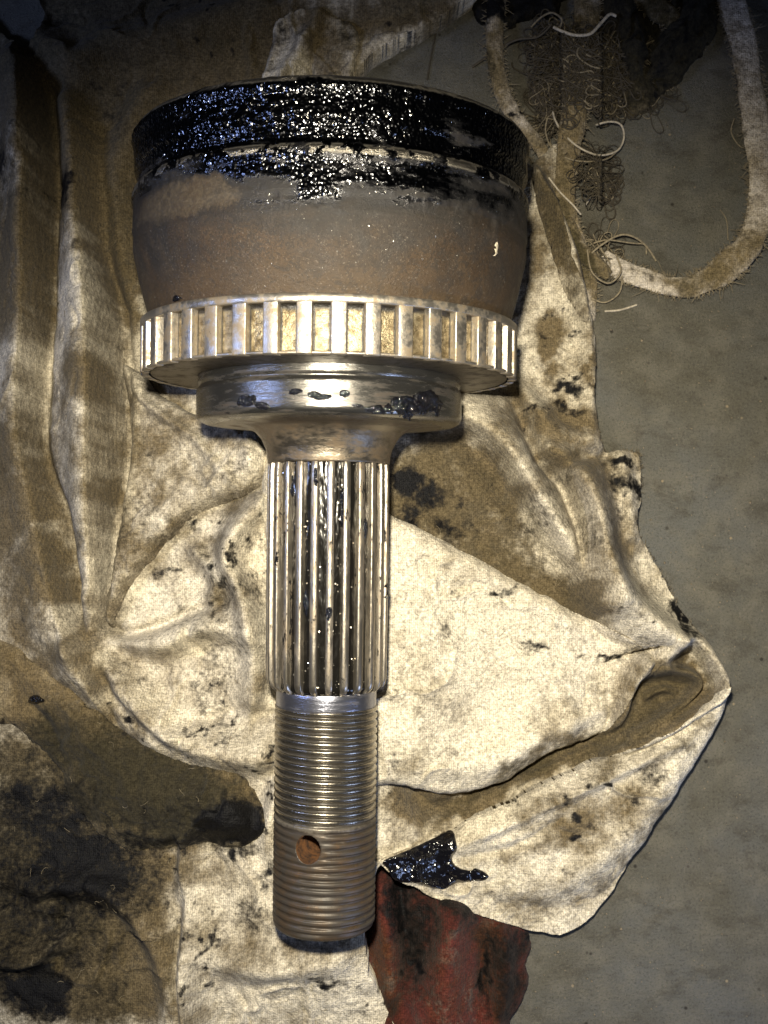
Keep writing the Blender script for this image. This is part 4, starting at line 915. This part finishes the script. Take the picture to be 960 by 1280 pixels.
strip('cloth_strip', [(640, -50, 16, 16), (622, -5, 14, 18), (618, 40, 14, 20), (620, 80, 12, 22), (630, 120, 12, 24), (650, 155, 11, 26), (672, 180, 10, 26), (684, 205, 10, 26), (696, 240, 11, 22), (708, 280, 13, 20), (724, 312, 14, 20), (745, 330, 13, 18), (762, 345, 10, 12)],
      'twisted narrow cloth strip curving from the top edge past the housing rim', 203, M['strip'], ST_S, 0.7)
strip('cloth_strip', [(752, 322, 12, 12), (775, 336, 15, 15), (800, 346, 15, 16), (830, 356, 14, 16), (862, 358, 16, 16), (893, 345, 19, 18), (918, 325, 22, 20), (940, 298, 19, 20), (950, 262, 18, 22), (952, 215, 20, 22), (946, 160, 22, 22), (938, 110, 21, 22), (930, 60, 20, 22), (918, 15, 20, 22), (900, -50, 18, 20)],
      'pale fuzzy cloth strip looping across the bare concrete at the right edge', 205, M['strip'], ST_S, 0.28, fuzz=700)
strip('cloth_strip', [(770, -40, 22, 22), (822, 10, 20, 26), (842, 30, 14, 30), (838, 62, 10, 26), (820, 84, 8, 20), (800, 96, 6, 10)],
      'short blackened cloth strip folded beside the dark bundle at the top', 207, M['strip'], [(820, 40, 80, 80, 0, .3, .35, .75)], 0.6, fuzz=120)

# dark scrunched bundle at the top right
B_OUT = [(748, -60), (750, 20), (764, 60), (780, 90), (772, 118), (792, 130), (826, 118), (850, 92), (880, 60), (905, 24), (912, -60)]
B_R = [[(770, -20, 26, 16, 14), (790, 30, 34, 16, 14), (796, 70, 24, 14, 12), (790, 110, 12, 12, 12)], [(880, -30, 20, 12, 12), (862, 20, 34, 12, 10), (836, 60, 26, 10, 10), (812, 100, 12, 10, 10)], [(830, -20, -6, 8, 8), (826, 20, -14, 8, 8), (814, 60, -14, 8, 8)], [(846, -20, 14, 7, 7), (842, 20, 16, 7, 7), (826, 56, 12, 7, 7)]]
h_B = field(B_OUT, lambda x, y, c=False: 4+0*x, 16, 14, B_R, 111, 2.6, 5)
dk = sheet('dark_rag', B_OUT, h_B, None, M['oily'], None, [(830, 30, 130, 130, 0, .6, .55, 1.0)], 111, 2.0, 5.0)
tag(dk, 'blackened scrunched rag bundle at the top edge between the cloth strips', 'rag')
B2 = [(556, -70), (590, -10), (606, 12), (640, 14), (668, 6), (700, 2), (720, -70)]
h_B2 = field(B2, lambda x, y, c=False: 4+0*x, 12, 12, [], 113, 3.0, 5)
d2 = sheet('dark_rag', B2, h_B2, None, M['oily'], None, [(640, -20, 110, 60, 0, .6, .8, .95)], 113, 2.0, 5.0)
tag(d2, 'sliver of black greasy rag at the top edge left of the brown strip', 'rag')

# ------------------------------------------------------------------ threads
def surf(x, y):
    return 3.0
def yarn(name, pts, rad, mat, label, kids=None):
    p = spline(pts, 10); W = np.array([P(a, b, c_) for a, b, c_ in p])
    v, f = tube_data(W, rad, 6)
    o = mesh(name, v, f, mat); tag(o, label, 'thread'); return o
yarn('loose_thread', [(745, 156, 36), (762, 152, 34), (776, 156, 30), (780, 172, 24), (772, 188, 26), (752, 194, 36), (735, 190, 47), (718, 180, 46), (702, 164, 38), (694, 150, 34), (691, 140, 30)], 1.5, M['yarn_light'], 'pale thread loop crossing the brown strip below the tangle')
yarn('loose_thread', [(684, 148, 30), (682, 165, 30), (690, 185, 34), (710, 198, 44), (735, 202, 46), (760, 198, 30), (776, 184, 20)], 1.2, M['yarn_mid'], 'dull thread lying in an arc under the pale loop')
yarn('loose_thread', [(692, 34, 46), (705, 40, 50), (720, 44, 52), (738, 42, 54), (752, 28, 52), (762, 18, 50), (770, 20, 48)], 2.3, M['yarn_light'], 'thick white thread end on top of the tangle')
yarn('loose_thread', [(664, 34, 30), (676, 22, 36), (690, 16, 44), (702, 24, 50), (700, 34, 50)], 1.5, M['yarn_mid'], 'short curled thread at the upper left of the tangle')
yarn('loose_thread', [(686, 222, 36), (700, 240, 40), (716, 256, 42), (726, 268, 34)], 1.4, M['yarn_light'], 'straight pale thread slanting across the brown strip')
yarn('loose_thread', [(737, 210, 30), (742, 225, 22), (740, 242, 20), (732, 256, 20)], 1.4, M['yarn_light'], 'short hooked thread right of the brown strip')
yarn('loose_thread', [(738, 318, 26), (752, 306, 28), (774, 294, 30), (792, 296, 26), (808, 308, 14), (820, 326, 6)], 1.6, M['yarn_mid'], 'thread springing over the start of the pale looping strip')
yarn('loose_thread', [(742, 304, 24), (760, 300, 28), (790, 304, 22), (806, 306, 14), (808, 318, 8)], 1.2, M['yarn_mid'], 'second thinner thread over the start of the pale looping strip')
yarn('loose_thread', [(734, 312, 30), (740, 340, 32), (760, 354, 28), (776, 340, 34), (770, 318, 34)], 1.3, M['yarn_mid'], 'thread ring around the joint of the narrow and the looping strips')
yarn('loose_thread', [(738, 372, 12), (756, 378, 10), (774, 366, 12), (778, 345, 26)], 1.3, M['yarn_mid'], 'thread arc hanging below the start of the looping strip')
yarn('loose_thread', [(756, 389, 3), (772, 388, 3), (784, 385, 4), (796, 381, 5)], 1.6, M['yarn_light'], 'short stiff pale thread on the concrete by the end of the hem')
yarn('loose_thread', [(918, 148, 14), (914, 165, 6), (924, 182, 4), (938, 188, 10)], 1.0, M['yarn_mid'], 'fine thread curving off the left edge of the looping strip')
yarn('loose_thread', [(900, 262, 3), (908, 275, 3), (910, 300, 3)], 0.7, M['yarn_mid'], 'very fine hair on the concrete inside the loop')
yarn('loose_thread', [(546, 12, 2), (545, 40, 2), (540, 64, 2), (534, 100, 2)], 1.3, M['yarn_dark'], 'dark thread lying on the concrete just above the housing rim')
yarn('loose_thread', [(590, 84, 2), (640, 52, 26), (672, 46, 36), (690, 30, 44)], 1.8, M['yarn_dark'], 'dark taut thread running left from the tangle across the narrow strip')
# the tangle itself
rs = np.random.RandomState(5); parts = {'yarn_dark': [], 'yarn_mid': []}
for cu, cv, ru, rv, hh, n, r0 in ((738, 88, 64, 46, 30, 26, 1.25), (772, 84, 44, 36, 26, 20, 1.05), (700, 100, 36, 52, 24, 16, 1.1), (768, 118, 30, 26, 16, 12, 0.95), (752, 232, 18, 20, 14, 5, 1.0), (692, 60, 34, 30, 30, 9, 1.0), (752, 315, 24, 22, 18, 4, 1.0), (806, 112, 36, 22, 10, 8, 0.8), (688, 150, 22, 26, 22, 6, 0.9), (740, 204, 34, 22, 30, 3, 0.8)):
    for k in range(int(n*3.8)):
        a = rs.uniform(0, 6.28); q = math.sqrt(rs.rand())*0.9
        c0 = np.array([cu+ru*q*math.cos(a), cv+rv*q*math.sin(a)]); b = rs.uniform(0, 6.28)
        kap = rs.normal(0, 0.16); pts = []; z_ = rs.rand(); m = rs.randint(18, 60)
        for i in range(m):
            kap = 0.86*kap+rs.normal(0, 0.10); b += kap
            rel = np.array([(c0[0]-cu)/ru, (c0[1]-cv)/rv])
            if rel@rel > 0.85:      # turn back towards the middle
                want = math.atan2(-(c0[1]-cv), -(c0[0]-cu)); b += 0.9*math.sin(want-b); kap *= 0.4
            c0 = c0+4.2*np.array([math.cos(b), math.sin(b)])
            z_ = min(1, max(0, z_+rs.normal(0, 0.09)))
            h_ = 2+hh*(0.15+z_)*math.exp(-((c0[0]-cu)/ru)**2*0.8)
            if 702 < c0[0] < 752 and c0[1] < 260: h_ = max(h_, 36+z_*14)
            pts.append((c0[0], c0[1], h_))
        W = np.array([P(*z) for z in spline(pts, 2)])
        parts['yarn_mid' if rs.rand() < 0.13 else 'yarn_dark'].append(tube_data(W, r0*rs.uniform(.5, 1.2), 4))
tg = empty('thread_tangle'); tag(tg, 'bird nest of oily dark threads wound round the brown strip', 'thread tangle')
for k, lb in (('yarn_dark', 'dark_threads'), ('yarn_mid', 'pale_threads')):
    v, f = join(parts[k]); o = mesh(lb, v, f, M[k], tg); o['kind'] = 'stuff'

# frayed fibres round the rag's cut edge, and grit on the floor
def fringe(parent, out, hf, n, seed, u0=600, rad=0.6, ln0=(3, 9)):
    pts = spline(out, 6, True) if not isinstance(out, np.ndarray) else out
    rs = np.random.RandomState(seed); parts = []
    m = len(pts)
    for k in range(n):
        i = rs.randint(m); a = pts[i]; b = pts[(i+1) % m]; t = rs.rand(); q = a+(b-a)*t
        if q[0] < u0 or not (0 < q[1] < 1280): continue
        nrm = np.array([(b-a)[1], -(b-a)[0]]); nrm = nrm/(np.linalg.norm(nrm)+1e-6)
        s_ = P(q[0]-nrm[0]*2, q[1]-nrm[1]*2, 10); s2 = P(q[0]+nrm[0]*6, q[1]+nrm[1]*6, 4)
        d = s2-s_; d /= np.linalg.norm(d)
        s_[2] = min(float(hf(np.array([s_[0]]), np.array([s_[1]]))[0]), 14)*rs.uniform(0.2, 0.9)+1
        ln = rs.uniform(*ln0); tn = np.array([-d[1], d[0], 0])*rs.uniform(-1, 1)
        e = s_+(d+tn)*ln; e[2] = rs.uniform(0.6, 3)
        parts.append(tube_data([s_, (s_+e)/2+[0, 0, 1], e], [rad, rad*.8, rad*.4], 3))
    v, f = join(parts); o = mesh('frayed_fibres', v, f, M['yarn_mid'], parent); o['kind'] = 'stuff'
fringe(cloth, MAIN_OUT, h_main, 900, 301)
rs = np.random.RandomState(9); vs2 = []; fs2 = []; o_ = 0
for k in range(4200):
    x = rs.uniform(-700, 900); y = rs.uniform(-1000, 900); r = rs.uniform(0.5, 1.5)*(1.8 if rs.rand() < 0.04 else 1)
    p = np.array([[1, 0, 0], [-1, 0, 0], [0, 1, 0], [0, -1, 0], [0, 0, .9], [0, 0, -.3]])*r*rs.uniform(.7, 1.3, (6, 3))+[x, y, r*0.3]
    vs2.append(p); fs2.append(np.array([[0, 2, 4], [2, 1, 4], [1, 3, 4], [3, 0, 4], [2, 0, 5], [1, 2, 5], [3, 1, 5], [0, 3, 5]])+o_); o_ += 6
gr = mesh('floor_grit', np.concatenate(vs2), np.concatenate(fs2), M['grit'], None, False); gr['kind'] = 'stuff'

# lint lying on the rag
rs = np.random.RandomState(77); parts = []
for k in range(420):
    u_ = rs.uniform(10, 800); v_ = rs.uniform(60, 1270); q = P(u_, v_, 45); b = rs.uniform(0, 6.28); cur = rs.normal(0, 0.5); L_ = rs.uniform(5, 15)
    px = [q[0]]; py = [q[1]]
    for i in range(4): px.append(px[-1]+math.cos(b)*L_/4); py.append(py[-1]+math.sin(b)*L_/4); b += cur
    parts.append(np.array([px, py]))
PX = np.array([p[0] for p in parts]); PY = np.array([p[1] for p in parts]); tube_list = []
U_, V_ = to_uv(PX.ravel(), PY.ravel())
for f_, O_, u0 in ((h_L, L_OUT, 0), (h_M, M_OUT, 0), (h_main, MAIN_OUT, 0)):
    pass
sdL = poly_sd(U_, V_, spline(L_OUT, 4, True)); sdM = poly_sd(U_, V_, spline(M_OUT, 4, True)); sdD = poly_sd(U_, V_, spline(D_OUT, 4, True)); sd0 = poly_sd(U_, V_, MAIN_OUT); sdG = poly_sd(U_, V_, spline(G_OUT, 4, True))
xx = PX.ravel(); yy = PY.ravel()
Z = h_main(xx, yy); Z = np.where(sdL > 0, h_L(xx, yy), Z); Z = np.where(sdM > 0, h_M(xx, yy), Z); Z = np.where(sdD > 0, h_D(xx, yy), Z); Z = np.where(sdG > 0, h_G(xx, yy), Z)
okp = (np.maximum.reduce([sd0, sdL, sdM, sdG]) > 8).reshape(PX.shape).all(1) & (clearance(xx, yy) > 1e5).reshape(PX.shape).all(1); Z = Z.reshape(PX.shape)
tube_list = [tube_data(np.stack([PX[k], PY[k], Z[k]+0.7], -1), 0.32, 3) for k in range(len(PX)) if okp[k]]
v, f = join(tube_list); li = mesh('lint', v, f, M['yarn_mid'], None); li['kind'] = 'stuff'
